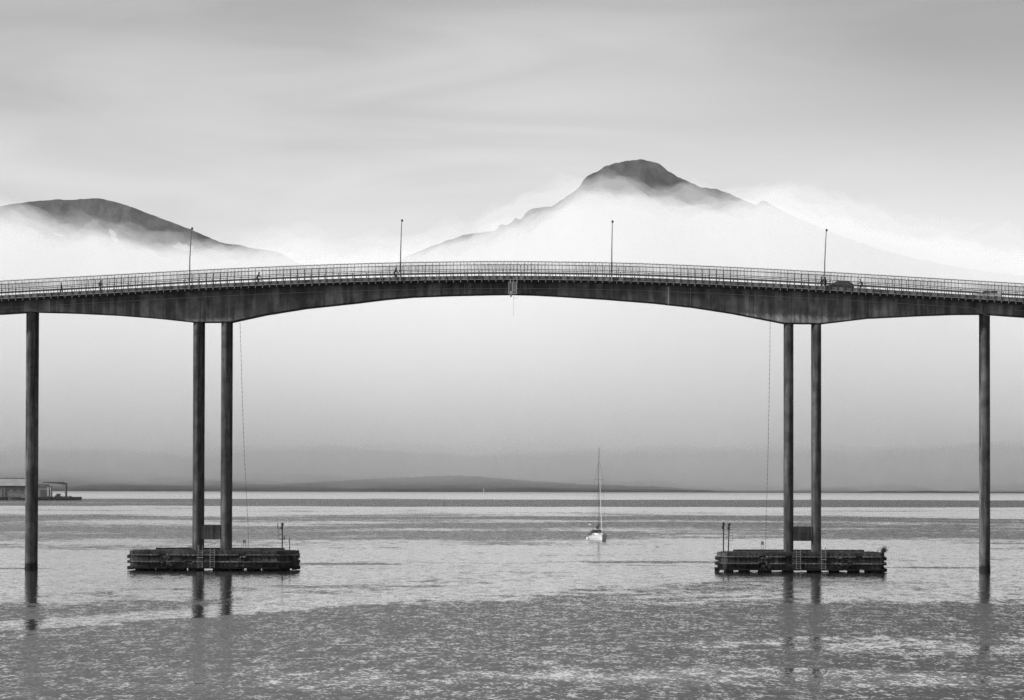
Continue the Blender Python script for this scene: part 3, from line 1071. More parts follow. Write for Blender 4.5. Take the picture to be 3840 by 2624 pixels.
left_pole, hp = ladder_pole(1058.5, 1957, 2062, 0.2, 'tall signal pole with stacked lanterns and a triangular vane on its platform', -1, (0.25, 0.75))
MB().prism([(-0.12, -0.02), (0.12, -0.02), (0.12, 0.02), (-0.12, 0.02)], 0, 0.02).obj('vane_bracket', M['black'], left_pole, loc=(-0.55, 0, hp - 0.82))
v = MB()
v.v = [(-0.66, -0.02, hp - 0.84), (-0.50, -0.02, hp - 0.84), (-0.70, -0.02, hp + 0.12), (-0.66, 0.02, hp - 0.84), (-0.50, 0.02, hp - 0.84), (-0.70, 0.02, hp + 0.12)]
v.f = [[0, 1, 2], [5, 4, 3], [0, 3, 4, 1], [1, 4, 5, 2], [2, 5, 3, 0]]
v.obj('vane', M['black'], left_pole)
MB().tube([(0, 0, hp - 2.4), (0.22, -0.05, hp - 2.42), (0.34, -0.05, hp - 2.35), (0.28, -0.05, hp - 2.22)], 0.025, 6).obj('lamp_arm', M['black'], left_pole)
MB().lathe([(0.10, -0.12), (0.11, 0.05), (0.03, 0.3), (0.02, 0.42)], (0.27, -0.05, hp - 2.2), 10).obj('service_lamp', M['black'], left_pole, True)
ladder_pole(2713, 1958, 2066, -0.2, 'outer of the twin signal poles, nearer the platform tip', 1, (0.15, 0.62), 'twin signal poles')
ladder_pole(2731, 1960, 2066, 0.4, 'inner of the twin signal poles, leaning slightly, with open side frame', 1, (0.18, 0.66), 'twin signal poles', 0.12)
# short lamp post at the right tip of the left platform
s_, z_ = on_bridge(1086, 2062, 0.3)
sl_ = empty('lamp_post', bridge_to_world(s_, 0.3, ztL - 0.05), -YAW, 'short service lamp post with a hooked arm at the platform tip', 'lamp post')
MB().tube([(0, 0, 0), (0, 0, 1.45)], 0.06, 8).obj('post', M['black'], sl_)
MB().tube([(0, 0, 1.15), (-0.16, 0, 1.15), (-0.2, 0, 1.3), (-0.1, 0, 1.42), (0.02, 0, 1.5)], 0.022, 6).obj('arm', M['black'], sl_)
MB().lathe([(0.08, 0), (0.1, 0.12), (0.04, 0.3), (0.015, 0.5)], (0, 0, 1.5), 10).obj('lamp', M['black'], sl_, True)
# notice boards
for px, zt_, lab in ((916, ztL, 'small grey cabinet on two legs left of the hanging cable foot, cyclist-end platform'), (2859, ztR, 'small grey cabinet on two legs near the twin signal poles')):
    s_, _ = on_bridge(px, 2060, 1.0)
    nb = empty('control_cabinet', bridge_to_world(s_, 1.0, zt_ - 0.04), -YAW, lab, 'cabinet', 'cabinets on the platforms')
    for sg in (-0.14, 0.14):
        MB().tube([(sg, 0, 0), (sg, 0, 1.1)], 0.025, 6).obj('leg', M['black'], nb)
    MB().box((0, -0.02, 1.27), (0.36, 0.2, 0.46)).obj('box', M['panel_grey'], nb)
    MB().box((0, -0.135, 1.27), (0.30, 0.03, 0.40)).obj('door', M['panel_grey'], nb)


# spiky shrub on the right tip
def shrub(px, py, t, rad, n, name, label, seed, zbase):
    rnd = random.Random(seed)
    s_, z_ = on_bridge(px, py, t)
    o = empty(name, bridge_to_world(s_, t, zbase), -YAW, label, 'shrub')
    g = MB()
    for _ in range(n):
        th, ph = rnd.uniform(0, 2 * math.pi), rnd.uniform(-0.5, 1.5)
        L_ = rad * rnd.uniform(0.5, 1.25)
        d = Vector((math.cos(th) * math.cos(ph) + 0.25, math.sin(th) * math.cos(ph) - 0.2, math.sin(ph)))
        c = Vector((rnd.gauss(0, rad * 0.18), rnd.gauss(0, rad * 0.18), rad * 0.45 + rnd.gauss(0, rad * 0.15)))
        tip = c + d * L_ * 0.75
        side = d.cross(Vector((0, 0, 1))).normalized() * 0.02
        k = len(g.v)
        g.v += [tuple(c - side), tuple(c + side), tuple(tip)]
        g.f.append([k, k + 1, k + 2])
    g.obj('foliage', M['leaf'], o)
    for q in range(4):
        MB().tube([(rnd.uniform(-.08, .08), rnd.uniform(-.08, .08), -0.05), (rnd.uniform(-.25, .25), rnd.uniform(-.2, .2), rad * 0.7)], [0.03, 0.012], 5).obj('stem', M['grass'], o)


shrub(3313, 2069, T_FRONT + 0.9, 0.95, 420, 'shrub', 'spiky shrub bursting from the tip of the platform', 3, ztR - 0.25)
shrub(3026, 2066, 3.5, 0.32, 160, 'grass_tuft', 'small round tuft between the twin columns on the platform', 4, ztR - 0.05)

# supply cables hanging from the girder to the platforms
for pts, lab in (([(900, 1212), (903, 1300), (909, 1500), (916, 1700), (924, 1850), (930, 1960), (932, 2062)], 'thin dark cable hanging from the girder to the cyclist-end platform'),
                 ([(2888, 1207), (2887, 1330), (2884, 1500), (2880, 1700), (2876, 1850), (2873, 1950), (2871, 2066)], 'thin dark cable hanging from the girder beside the twin-pole platform')):
    s0_, z0_ = on_bridge(pts[-1][0], pts[-1][1], 1.6)
    root = bridge_to_world(s0_, 1.6, z0_)
    pth = []
    for px, py in pts:
        a_, b_ = on_bridge(px, py, 1.6)
        pth.append((a_ - s0_, 0, b_ - z0_))
    pth = [pth[0]] + pth[1:]
    cb = empty('supply_cable', root, -YAW, lab, 'cable', 'cables hanging to the platforms')
    MB().tube([(q[0], q[1], q[2]) for q in pth], 0.022, 5).obj('sheath', M['rope'], cb)
    zz = 1.2
    cl = MB().lathe([(0.025, -0.14), (0.036, -0.1), (0.036, 0.1), (0.025, 0.14)], n=6).mesh('cable_clip', M['rope'])
    pz = [(q[2], q[0]) for q in pth][::-1]
    while zz < pth[0][2] - 0.5:
        link('clip', cl, cb, (interp(pz, zz), 0, zz))
        zz += 0.62

# ------------------------------------------------------------------ the signal frame hung from the middle of the span
s_, z_ = on_bridge(1922, 1080, -0.35)
zT = on_bridge(1922, 1060, -0.35)[1]
zB = on_bridge(1922, 1103.5, -0.35)[1]
hf = empty('navigation_signal', bridge_to_world(s_, -0.35, zB), -YAW, 'framed two-panel navigation signal hung from the middle of the span', 'signal')
H_ = zT - zB
PXM = 27.54
L_, R_, Mid = -14.0 / PXM, 15.5 / PXM, 0.5 / PXM
for x_ in (L_, Mid, R_):
    top_ = H_ + (0.95 if x_ == R_ else 0.0)
    MB().tube([(x_, 0, -0.02), (x_ + (0.06 if x_ == R_ else 0), 0, top_)], 0.03, 6).obj('frame_post', M['pale_steel'], hf)
for z2 in (0, H_):
    MB().tube([(L_, 0, z2), (R_, 0, z2)], 0.03, 6).obj('frame_bar', M['pale_steel'], hf)
MB().box(((L_ + Mid) / 2, 0.03, H_ / 2), (Mid - L_ - 0.07, 0.05, H_ - 0.08)).obj('panel', M['panel_grey'], hf)
MB().box(((R_ + Mid) / 2, 0.03, H_ / 2), (R_ - Mid - 0.07, 0.05, H_ - 0.08)).obj('panel', M['panel_grey'], hf)
for q in range(9):
    MB().box(((L_ + Mid) / 2, -0.005, 0.5 + q * 0.12), (Mid - L_ - 0.16, 0.02, 0.02)).obj('louvre', M['black'], hf)
MB().box(((L_ + Mid) / 2 + 0.03, -0.02, 0.22), (0.26, 0.06, 0.24)).obj('plate', M['pale_steel'], hf)
MB().lathe([(0.02, -0.04), (0.055, -0.03), (0.055, 0.0)], n=12).obj('lamp', M['white2'], hf, True, loc=((R_ + Mid) / 2 - 0.04, -0.04, 0.52)).rotation_euler = (R(90), 0, 0)
for x_ in (L_ + 0.22, Mid + 0.1):
    MB().tube([(x_, 0, H_), (x_, 0.1, H_ + 0.45)], 0.025, 6).obj('hanger', M['pale_steel'], hf)
MB().lathe([(0.01, -0.50), (0.08, -0.36), (0.13, -0.27)], n=12).obj('cone', M['black'], hf, True, loc=((L_ + Mid) / 2 + 0.02, 0, 0))
MB().lathe([(0.13, -0.27), (0.15, -0.2), (0.15, -0.06), (0.12, -0.03)], n=12).obj('lantern', M['galv'], hf, True, loc=((L_ + Mid) / 2 + 0.02, 0, 0))
arc = [(0.12 + 0.30 - 0.30 * math.cos(a_), 0, -0.36 - 0.26 * math.sin(a_)) for a_ in [math.pi * k / 10 for k in range(11)]]
MB().tube(arc, 0.014, 5).obj('loop_cable', M['rope'], hf)
MB().tube([(0.16, 0, -0.3), (0.16, 0, on_bridge(1922, 1186, -0.35)[1] - zB)], 0.012, 5).obj('antenna_wire', M['rope'], hf)


# ------------------------------------------------------------------ the sailing boat, bow towards the camera
bp = on_water(2244, 2026)
BOAT_D = bp.y
SC = BOAT_D / F                                   # metres per photograph pixel at the boat
boat = empty('sailing_boat', bp, R(-90 + 6.5), 'white sailing boat under bare mast motoring towards the bridge', 'boat')
boat.scale = (0.94, 0.94, 0.94)
# hull, local x forward: stations (x, half beam at deck, half beam at waterline, deck height)
stn = [(-5.6, 1.45, 1.15, 1.22), (-4.0, 1.78, 1.45, 1.18), (-2.0, 1.98, 1.66, 1.17), (0.0, 2.02, 1.68, 1.20), (2.0, 1.85, 1.42, 1.26), (3.8, 1.38, 0.90, 1.34), (5.2, 0.70, 0.32, 1.42), (6.1, 0.05, 0.02, 1.48)]
rings = []
for x_, bd, bw_, zd in stn:
    rings.append([(x_ + (0.0 if x_ < 5 else (0.25 if x_ > 6 else 0.1)), -bd, zd), (x_, -(bd * 0.75 + bw_ * 0.25), zd * 0.62), (x_, -bw_, 0.0), (x_ - (0.3 if x_ > 5 else 0), -bw_ * 0.5, -0.55), (x_ - (0.5 if x_ > 5 else 0), 0, -0.7),
                  (x_ - (0.3 if x_ > 5 else 0), bw_ * 0.5, -0.55), (x_, bw_, 0.0), (x_, bd * 0.75 + bw_ * 0.25, zd * 0.62), (x_ + (0.0 if x_ < 5 else (0.25 if x_ > 6 else 0.1)), bd, zd)])
hull = MB().loft(rings).obj('hull', M['white'], boat)
for sg in (-1, 1):        # dark boot stripe just above the water
    MB().tube([(x_, sg * (bw_ + 0.02), 0.10) for x_, bd, bw_, zd in stn[:-1]] + [(6.06, sg * 0.06, 0.1)], 0.045, 5).obj('boot_stripe', M['black'], hull)
    MB().tube([(x_, sg * bd, zd + 0.02) for x_, bd, bw_, zd in stn[:-1]] + [(6.3, 0.03 * sg, 1.49)], 0.04, 5).obj('toe_rail', M['wire'], hull)
deck_v = MB()
deck_v.v = [(x_, -bd * 0.97, zd + 0.01) for x_, bd, bw_, zd in stn] + [(x_, bd * 0.97, zd + 0.01) for x_, bd, bw_, zd in stn[::-1]]
deck_v.f = [list(range(len(deck_v.v)))]
deck_v.obj('deck', M['white2'], boat)
cab = []
for x_, hw, zt_ in ((-2.6, 1.15, 1.75), (-0.5, 1.15, 1.78), (1.4, 0.98, 1.70), (3.1, 0.55, 1.50), (3.6, 0.40, 1.36)):
    cab.append([(x_, -hw - 0.12, 1.2), (x_, -hw, zt_ - 0.08), (x_, -hw * 0.7, zt_), (x_, hw * 0.7, zt_), (x_, hw, zt_ - 0.08), (x_, hw + 0.12, 1.2)])
cabin = MB().loft(cab).obj('cabin', M['white2'], boat)
for sg in (-1, 1):
    for x_ in (-1.7, -0.4, 0.8):
        MB().box((x_, sg * 1.17, 1.52), (0.8, 0.06, 0.2)).obj('window', M['glass'], cabin)
MB().box((2.2, 0, 1.64), (0.6, 0.6, 0.1)).obj('hatch', M['glass'], cabin)
hood = []
for x_, hw, zt_ in ((-1.7, 1.15, 1.80), (-2.1, 1.25, 2.42), (-3.2, 1.3, 2.55), (-3.7, 1.3, 2.5)):
    hood.append([(x_, -hw, 1.35), (x_, -hw, zt_ - 0.28), (x_, -hw * 0.75, zt_ - 0.04), (x_, 0, zt_), (x_, hw * 0.75, zt_ - 0.04), (x_, hw, zt_ - 0.28), (x_, hw, 1.35)])
MB().loft(hood).obj('spray_hood', M['canvas'], boat)
MB().box((-1.93, 0, 2.0), (0.06, 1.5, 0.28), Matrix.Rotation(R(-28), 3, 'Y')).obj('hood_window', M['white2'], boat)
SC /= 0.94
MAST_X, MAST_Z = 0.9, (2026 - 1675) * SC * 0.99
MB().tube([(MAST_X, 0, 1.7), (MAST_X - 0.02, 0, MAST_Z * 0.75), (MAST_X - 0.06, 0, MAST_Z - 0.1)], [0.085, 0.08, 0.06], 10).obj('mast', M['alu'], boat, True)
MB().tube([(MAST_X - 0.06, 0, MAST_Z - 0.15), (MAST_X - 0.06, 0.0, MAST_Z + 0.15)], 0.03, 6).obj('mast_head', M['black'], boat)
MB().tube([(MAST_X - 0.06, 0, MAST_Z - 0.02), (MAST_X - 0.06, 0.35, MAST_Z), (MAST_X - 0.06, 0.4, MAST_Z + 0.16)], 0.02, 5).obj('wind_vane', M['black'], boat)
ZF = (2026 - 1720) * SC
MB().tube([(6.15, 0, 1.62), (5.2, 0, 1.62 + (ZF - 1.62) * 0.18), (3.5, 0, 1.62 + (ZF - 1.62) * 0.5), (MAST_X + 0.15, 0, ZF)], [0.06, 0.085, 0.07, 0.035], 8).obj('furled_headsail', M['sail'], boat, True)
MB().tube([(MAST_X - 0.1, 0, 2.75), (-3.9, 0, 2.85)], 0.075, 8).obj('boom', M['alu'], boat)
sb = []
for x_, r_ in ((MAST_X - 0.05, 0.16), (0.2, 0.26), (-1.5, 0.24), (-3.0, 0.18), (-3.8, 0.1)):
    sb.append([(x_, r_ * math.cos(a_), 3.16 + (0.25 if x_ > 0 else 0) + r_ * 2.1 * math.sin(a_)) for a_ in [2 * math.pi * k / 12 for k in range(12)]])
MB().loft(sb).obj('stowed_mainsail', M['canvas'], boat, True)
Z1, Z2 = (2026 - 1797) * SC, (2026 - 1889) * SC
for zz, hw in ((Z1, 0.95), (Z2, 1.25)):
    for sg in (-1, 1):
        MB().tube([(MAST_X, 0, zz), (MAST_X - 0.25, sg * hw, zz + 0.03)], 0.03, 5).obj('spreader', M['alu'], boat)
for sg in (-1, 1):
    MB().tube([(MAST_X - 0.05, 0, ZF), (MAST_X - 0.25, sg * 0.95, Z1 + 0.03), (MAST_X - 0.25, sg * 1.25, Z2 + 0.03), (MAST_X - 0.3, sg * 1.42, 1.25)], 0.022, 5).obj('shroud', M['wire'], boat)
    MB().tube([(MAST_X - 0.05, 0, Z1), (MAST_X - 0.6, sg * 1.38, 1.25)], 0.014, 5).obj('lower_shroud', M['wire'], boat)
    MB().tube([(-5.5, sg * 0.9, 1.25), (-3.0, sg * 0.12, 8.0), (MAST_X - 0.1, 0, MAST_Z - 0.2)], 0.014, 5).obj('backstay', M['wire'], boat)
    # pulpit, guard wires and stanchions
    MB().tube([(4.6, sg * 0.9, 1.38), (4.7, sg * 0.88, 1.98), (5.7, sg * 0.42, 2.05), (6.25, 0, 2.06)], 0.022, 6).obj('pulpit', M['galv'], boat)
    for x_, b_ in ((-4.8, 1.55), (-2.6, 1.85), (-0.4, 1.95), (1.8, 1.82), (3.4, 1.42)):
        MB().tube([(x_, sg * b_, 1.2), (x_, sg * b_, 1.85)], 0.016, 5).obj('stanchion', M['galv'], boat)
    MB().tube([(-5.4, sg * 1.35, 1.84), (-2.6, sg * 1.85, 1.84), (1.8, sg * 1.82, 1.84), (4.7, sg * 0.88, 1.96)], 0.010, 5).obj('guard_wire', M['wire'], boat)
    MB().box((-4.1, sg * 1.62, 1.55), (2.0, 0.04, 0.55)).obj('lee_cloth', M['canvas'], boat)
for yy, hh in ((-1.15, 0.0),):      # radar on a stern pole, on the left as seen
    MB().tube([(-5.2, -1.25, 1.2), (-5.2, -1.25, 3.55)], 0.05, 8).obj('radar_pole', M['galv'], boat)
    MB().lathe([(0.18, -0.12), (0.3, -0.08), (0.3, 0.1), (0.2, 0.16)], (-5.2, -1.25, 3.68), 14).obj('radar_dome', M['white2'], boat, True)
    MB().tube([(-5.2, -1.2, 3.05), (-5.2, -0.1, 3.05)], 0.035, 6).obj('gantry_bar', M['galv'], boat)
MB().tube([(-5.2, 1.0, 1.2), (-5.2, 1.0, 3.9)], 0.045, 8).obj('turbine_pole', M['galv'], boat)
for a_ in (R(35), R(145), R(270)):
    MB().tube([(-5.15, 1.0, 3.92), (-5.15, 1.0 + 0.55 * math.cos(a_), 3.92 + 0.5 * math.sin(a_))], [0.05, 0.015], 5).obj('turbine_blade', M['black'], boat)
for x_ in (-3.6, -2.3):             # fenders hanging on the sunlit side
    MB().lathe([(0.05, -0.42), (0.16, -0.32), (0.17, 0.25), (0.05, 0.4)], (x_, -2.16, 0.48), 10).obj('fender', M['white2'], boat, True)

# ------------------------------------------------------------------ the quay with warehouse and crane on the left
QD = 3684.0
QM = QD / F


def q_at(px, py):
    p = at_depth(px, py, QD)
    return p.x, p.z


qx0, qx1 = q_at(-260, 1870)[0], q_at(276, 1870)[0]
QZ = q_at(150, 1861)[1]
quay = empty('quay', ((qx0 + qx1) / 2, QD, 0), 0.0, 'dark concrete quay jutting out on the far water', 'quay')
qw = qx1 - qx0
MB().prism([(-qw / 2, 0), (qw / 2 - 1.5, 0), (qw / 2, 1.5), (qw / 2, 70), (-qw / 2, 70)], -4, QZ - 0.5).obj('quay_wall', M['quay'], quay)
MB().prism([(-qw / 2, -0.35), (qw / 2 - 1.3, -0.35), (qw / 2 + 0.4, 1.4), (qw / 2 + 0.4, 70.2), (-qw / 2, 70.2)], QZ - 0.5, QZ).obj('quay_cap', M['quay'], quay)
random.seed(21)
for k in range(26):
    MB().box((-qw / 2 + 2 + k * (qw - 4) / 25, -0.6, QZ * 0.45), (0.9, 0.5, QZ * 0.8)).obj('tyre_fender', M['tyre'], quay)
for k in range(16):
    MB().box((qw * (0.30 + 0.012 * k) + random.uniform(-0.3, 0.3), 2.0, QZ + 0.45), (random.uniform(0.5, 1.4), 1.0, random.uniform(0.3, 1.2))).obj('boulder', M['quay'], quay)
# warehouse
wx0, wx1 = q_at(-240, 1800)[0], q_at(96, 1800)[0]
zr, ze, zf_ = q_at(40, 1791.5)[1], q_at(40, 1819)[1], QZ
wh = empty('warehouse', ((wx0 + wx1) / 2, QD + 12, QZ), 0.0, 'long grey waterfront warehouse with a sheet roof behind the first column', 'warehouse')
ww, hr, he = wx1 - wx0, zr - QZ, ze - QZ
MB().box((0, 14, he / 2), (ww, 28, he)).obj('wall', M['wall_grey'], wh)
rf = MB()
rf.v = [(-ww / 2 - 0.6, -0.9, he), (ww / 2 + 0.6, -0.9, he), (ww / 2 + 0.6, 14, hr), (-ww / 2 - 0.6, 14, hr), (-ww / 2 - 0.6, 28.9, he), (ww / 2 + 0.6, 28.9, he)]
rf.f = [[0, 1, 2, 3], [3, 2, 5, 4], [1, 5, 2], [0, 3, 4], [0, 4, 5, 1]]
roof = rf.obj('roof', M['roof_grey'], wh)
MB().box((0, 14, hr + 0.1), (ww + 1.4, 1.0, 0.5)).obj('ridge_cap', M['black'], roof)
for k in range(11):
    MB().box((-ww / 2 + 6 + k * (ww - 12) / 10, 14, hr + 0.5), (0.9, 0.9, 0.5)).obj('roof_vent', M['galv'], roof)
MB().box((0, -1.0, he - 0.35), (ww + 1.2, 0.3, 0.7)).obj('gutter', M['black'], roof)
for px in (0, 10, 92):
    x_ = q_at(px, 1840)[0] - (wx0 + wx1) / 2
    MB().box((x_, -0.35, he / 2), (0.9, 0.7, he)).obj('pilaster', M['wall_pale'], wh)
for px in (18, 48, 73):
    x_ = q_at(px, 1840)[0] - (wx0 + wx1) / 2
    wn = MB().box((x_, -0.1, he * 0.62), (3.0, 0.3, 1.7)).obj('window', M['glass'], wh)
    MB().box((x_, -0.14, he * 0.62 - 1.0), (3.4, 0.4, 0.25)).obj('sill', M['wall_pale'], wn)
    MB().box((x_, -0.28, he * 0.62), (0.14, 0.1, 1.7)).obj('mullion', M['wall_pale'], wn)
for za, zb_ in ((he * 0.80, 0.5), (he * 0.46, 0.6)):
    MB().box((q_at(45, 1840)[0] - (wx0 + wx1) / 2, -0.08, za), (17, 0.25, zb_)).obj('band', M['wall_pale'], wh)
for px in (-60, -120, -190):
    x_ = q_at(px, 1840)[0] - (wx0 + wx1) / 2
    MB().box((x_, -0.1, 2.6), (6.5, 0.3, 5.2)).obj('door', M['door_grey'], wh)
MB().tube([(q_at(84, 1840)[0] - (wx0 + wx1) / 2, 13, hr - 4), (q_at(84, 1840)[0] - (wx0 + wx1) / 2, 13, hr + 1.6)], 0.12, 6).obj('antenna', M['black'], wh)
# moored working boat in front of the warehouse, low and dark
mp = at_depth(68, 1876, QD - 8)
wb = empty('moored_workboat', (mp.x, QD - 8, 0), R(180), 'low dark workboat with a raised bow moored below the warehouse', 'boat')
rg = []
for x_, hb, zd in ((-9, 1.4, 2.0), (-4, 1.9, 1.8), (2, 1.9, 2.0), (6, 1.3, 2.7), (8.5, 0.1, 3.4)):
    rg.append([(x_, -hb, zd), (x_ * 0.97, -hb * 0.8, 0.0), (x_ * 0.93, 0, -0.7), (x_ * 0.97, hb * 0.8, 0.0), (x_, hb, zd)])
MB().loft(rg).obj('hull', M['crane'], wb)
MB().box((-4.5, 0, 3.2), (3.6, 2.4, 2.6)).obj('wheelhouse', M['wall_grey'], wb)
MB().box((-4.5, -1.22, 3.8), (3.0, 0.06, 0.8)).obj('window', M['glass'], wb)
MB().tube([(-2.2, 0, 2), (-2.2, 0, 6.5)], 0.1, 6).obj('mast', M['black'], wb)
# small store house on the quay
hx0, hx1 = q_at(128, 1840)[0], q_at(190, 1840)[0]
hz_, hz2 = q_at(150, 1824)[1] - QZ, q_at(150, 1815)[1] - QZ
st_ = empty('storehouse', ((hx0 + hx1) / 2, QD + 4, QZ), 0.0, 'small pale flat-roofed storehouse beside the harbour crane', 'building')
hw_ = hx1 - hx0
MB().box((0, 5, hz_ / 2), (hw_, 10, hz_)).obj('wall', M['wall_pale'], st_)
MB().box((0, 5, hz_ + 0.2), (hw_ + 0.5, 10.5, 0.4)).obj('roof', M['black'], st_)
MB().box((hw_ * 0.0, 5, hz_ + (hz2 - hz_) / 2 + 0.2), (hw_ * 0.68, 5, hz2 - hz_ - 0.2)).obj('roof_plant', M['wall_grey'], st_)
MB().box((-hw_ * 0.05, 5, hz2 + 0.15), (hw_ * 0.72, 5.3, 0.25)).obj('plant_cover', M['black'], st_)
MB().box((hw_ * 0.04, -0.1, hz_ * 0.36), (5.4, 0.3, hz_ * 0.72)).obj('door', M['door_grey'], st_)
for xx in (hw_ * 0.27, hw_ * 0.34, hw_ * 0.47):
    MB().box((xx, -0.12, hz_ / 2), (0.35, 0.25, hz_ - 0.1)).obj('trim_strip', M['white2'], st_)
MB().box((hw_ * 0.405, -0.1, hz_ * 0.4), (0.8, 0.22, hz_ * 0.62)).obj('window', M['glass'], st_)
# container
c0 = q_at(214, 1858)[0]
ct = empty('container', (c0, QD + 6, QZ), 0.0, 'small dark container standing at the foot of the harbour crane', 'container')
MB().box((0.4, 1.2, 1.35), (3.4, 2.4, 2.7)).obj('body', M['door_grey'], ct)
MB().box((-1.9, 1.2, 0.7), (1.4, 2.0, 1.4)).obj('engine_box', M['wall_grey'], ct)
for k in range(8):
    MB().box((-1.0 + k * 0.4, -0.03, 1.35), (0.12, 0.08, 2.5)).obj('rib', M['door_grey'], ct)
# crane
kx, _ = q_at(246, 1860)
cr = empty('harbour_crane', (kx, QD + 5, QZ), 0.0, 'slim harbour crane with its boom folded level over the storehouse', 'crane')


def crel(px, py):
    a_, b_ = q_at(px, py)
    return a_ - kx, 0.0, b_ - QZ


MB().tube([(0, 0, 0), (0, 0, crel(246, 1830)[2]), crel(247, 1813)], [0.9, 0.8, 0.75], 10).obj('tower', M['crane'], cr)
bm_ = [crel(249, 1812.5), crel(235, 1809), crel(205, 1808), crel(160, 1806)]
MB().tube(bm_, [0.8, 0.95, 0.7, 0.35], 8).obj('boom', M['crane'], cr)
MB().tube([crel(244, 1823), crel(228, 1813)], 0.16, 6).obj('luffing_ram', M['black'], cr)
MB().box(crel(235, 1806), (0.8, 0.8, 1.0)).obj('winch', M['black'], cr)
MB().tube([crel(159, 1806), crel(158, 1809)], 0.28, 6).obj('boom_head', M['black'], cr)
for py in (1832, 1837, 1843):
    x_, _, zc = crel(242.5, py)
    MB().box((x_ - 0.2, 0, zc), (1.0, 0.9, 0.15)).obj('ladder_cage', M['galv'], cr)
MB().box((crel(241.5, 1845)[0], 0, crel(241, 1845)[2]), (0.9, 0.8, 0.5)).obj('junction_box', M['black'], cr)

# ------------------------------------------------------------------ marks and birds on the water
p = on_water(1667, 1897)
mk = empty('channel_post', p, 0.0, 'thin dark channel post standing alone in the open water', 'marker')
MB().tube([(0, 0, -2), (0, 0, 2.6)], 0.16, 8).obj('post', M['black'], mk)
MB().lathe([(0.28, 2.2), (0.28, 2.6), (0.05, 2.8)], n=8).obj('topmark', M['black'], mk)
p = on_water(1814, 1845)
mk = empty('far_beacon', p, 0.0, 'tiny pale beacon under the wooded headland', 'marker')
MB().tube([(0, 0, -2), (0, 0, 7.5)], 0.45, 8).obj('post', M['white2'], mk)
MB().box((0, 0, 7.8), (3.4, 1.2, 1.6)).obj('daymark', M['white2'], mk)


def gull(loc, rz, label, flying=False, mat='feather', k=1.0):
    o = empty('gull', loc, rz, label, 'bird')
    b = MB()
    secs = [(-0.32, 0.01, 0.05), (-0.2, 0.05, 0.04), (0.0, 0.085, 0.02), (0.12, 0.07, 0.05), (0.2, 0.045, 0.12), (0.27, 0.05, 0.15), (0.31, 0.03, 0.15), (0.37, 0.006, 0.13)]
    rg_ = [[(x_ * k, r_ * k * math.cos(a_), (z_ + r_ * math.sin(a_)) * k) for a_ in [2 * math.pi * q / 8 for q in range(8)]] for x_, r_, z_ in secs]
    b.loft(rg_)
    for sg in (-1, 1):
        n = len(b.v)
        if flying:
            b.v += [(0.12 * k, sg * 0.05 * k, 0.05 * k), (-0.1 * k, sg * 0.05 * k, 0.04 * k), (-0.12 * k, sg * 0.35 * k, 0.2 * k), (0.1 * k, sg * 0.35 * k, 0.22 * k), (-0.1 * k, sg * 0.75 * k, 0.08 * k)]
            b.f += [[n, n + 1, n + 2, n + 3], [n + 3, n + 2, n + 4]]
        else:
            b.v += [(0.1 * k, sg * 0.085 * k, 0.06 * k), (-0.1 * k, sg * 0.09 * k, 0.08 * k), (-0.38 * k, sg * 0.03 * k, 0.09 * k), (0.0, sg * 0.05 * k, 0.11 * k)]
            b.f += [[n, n + 1, n + 2, n + 3]]
    b.obj('body', M[mat], o, True)
    return o


gull(on_water(2465, 2050), R(150), 'lone gull floating on the bright water behind the sailing boat', False, 'cloth_mid', 1.3)
gull(on_water(3535, 1945), R(170), 'small dark duck swimming far off, trailing a wake', False, 'cloth_dark', 2.0)
gull(at_depth(246, 1727, 2600), R(10), 'dark bird in flight above the far quay', True, 'cloth_dark')
for px, zt_, ox_ in ((603, ztL, 0), (670, ztL, 0), (3160, ztR, 0)):
    s_, _ = on_bridge(px, 2060, 0.4)
    gull(bridge_to_world(s_, 0.4, zt_ + 0.02), R(random.choice((20, 160))), {603: 'gull perched left of the ladders on the cyclist-end platform', 670: 'gull perched nearest the columns on the cyclist-end platform', 3160: 'gull perched among stubs on the shrub platform'}[px], False, 'cloth_mid', 0.9)


# ------------------------------------------------------------------ people, bicycles and cars on the bridge
def skin_body(name, joints, edges, radii, mat, parent):
    m = bpy.data.meshes.new(name)
    m.from_pydata(joints, edges, [])
    o = link(name, m, parent)
    sk = o.modifiers.new('skin', 'SKIN')
    for v_, r_ in zip(m.skin_vertices[0].data, radii):
        v_.radius = (r_, r_)
    m.skin_vertices[0].data[0].use_root = True
    sb_ = o.modifiers.new('smooth', 'SUBSURF')
    sb_.levels = 2
    sb_.render_levels = 2
    m.materials.append(mat)
    return o


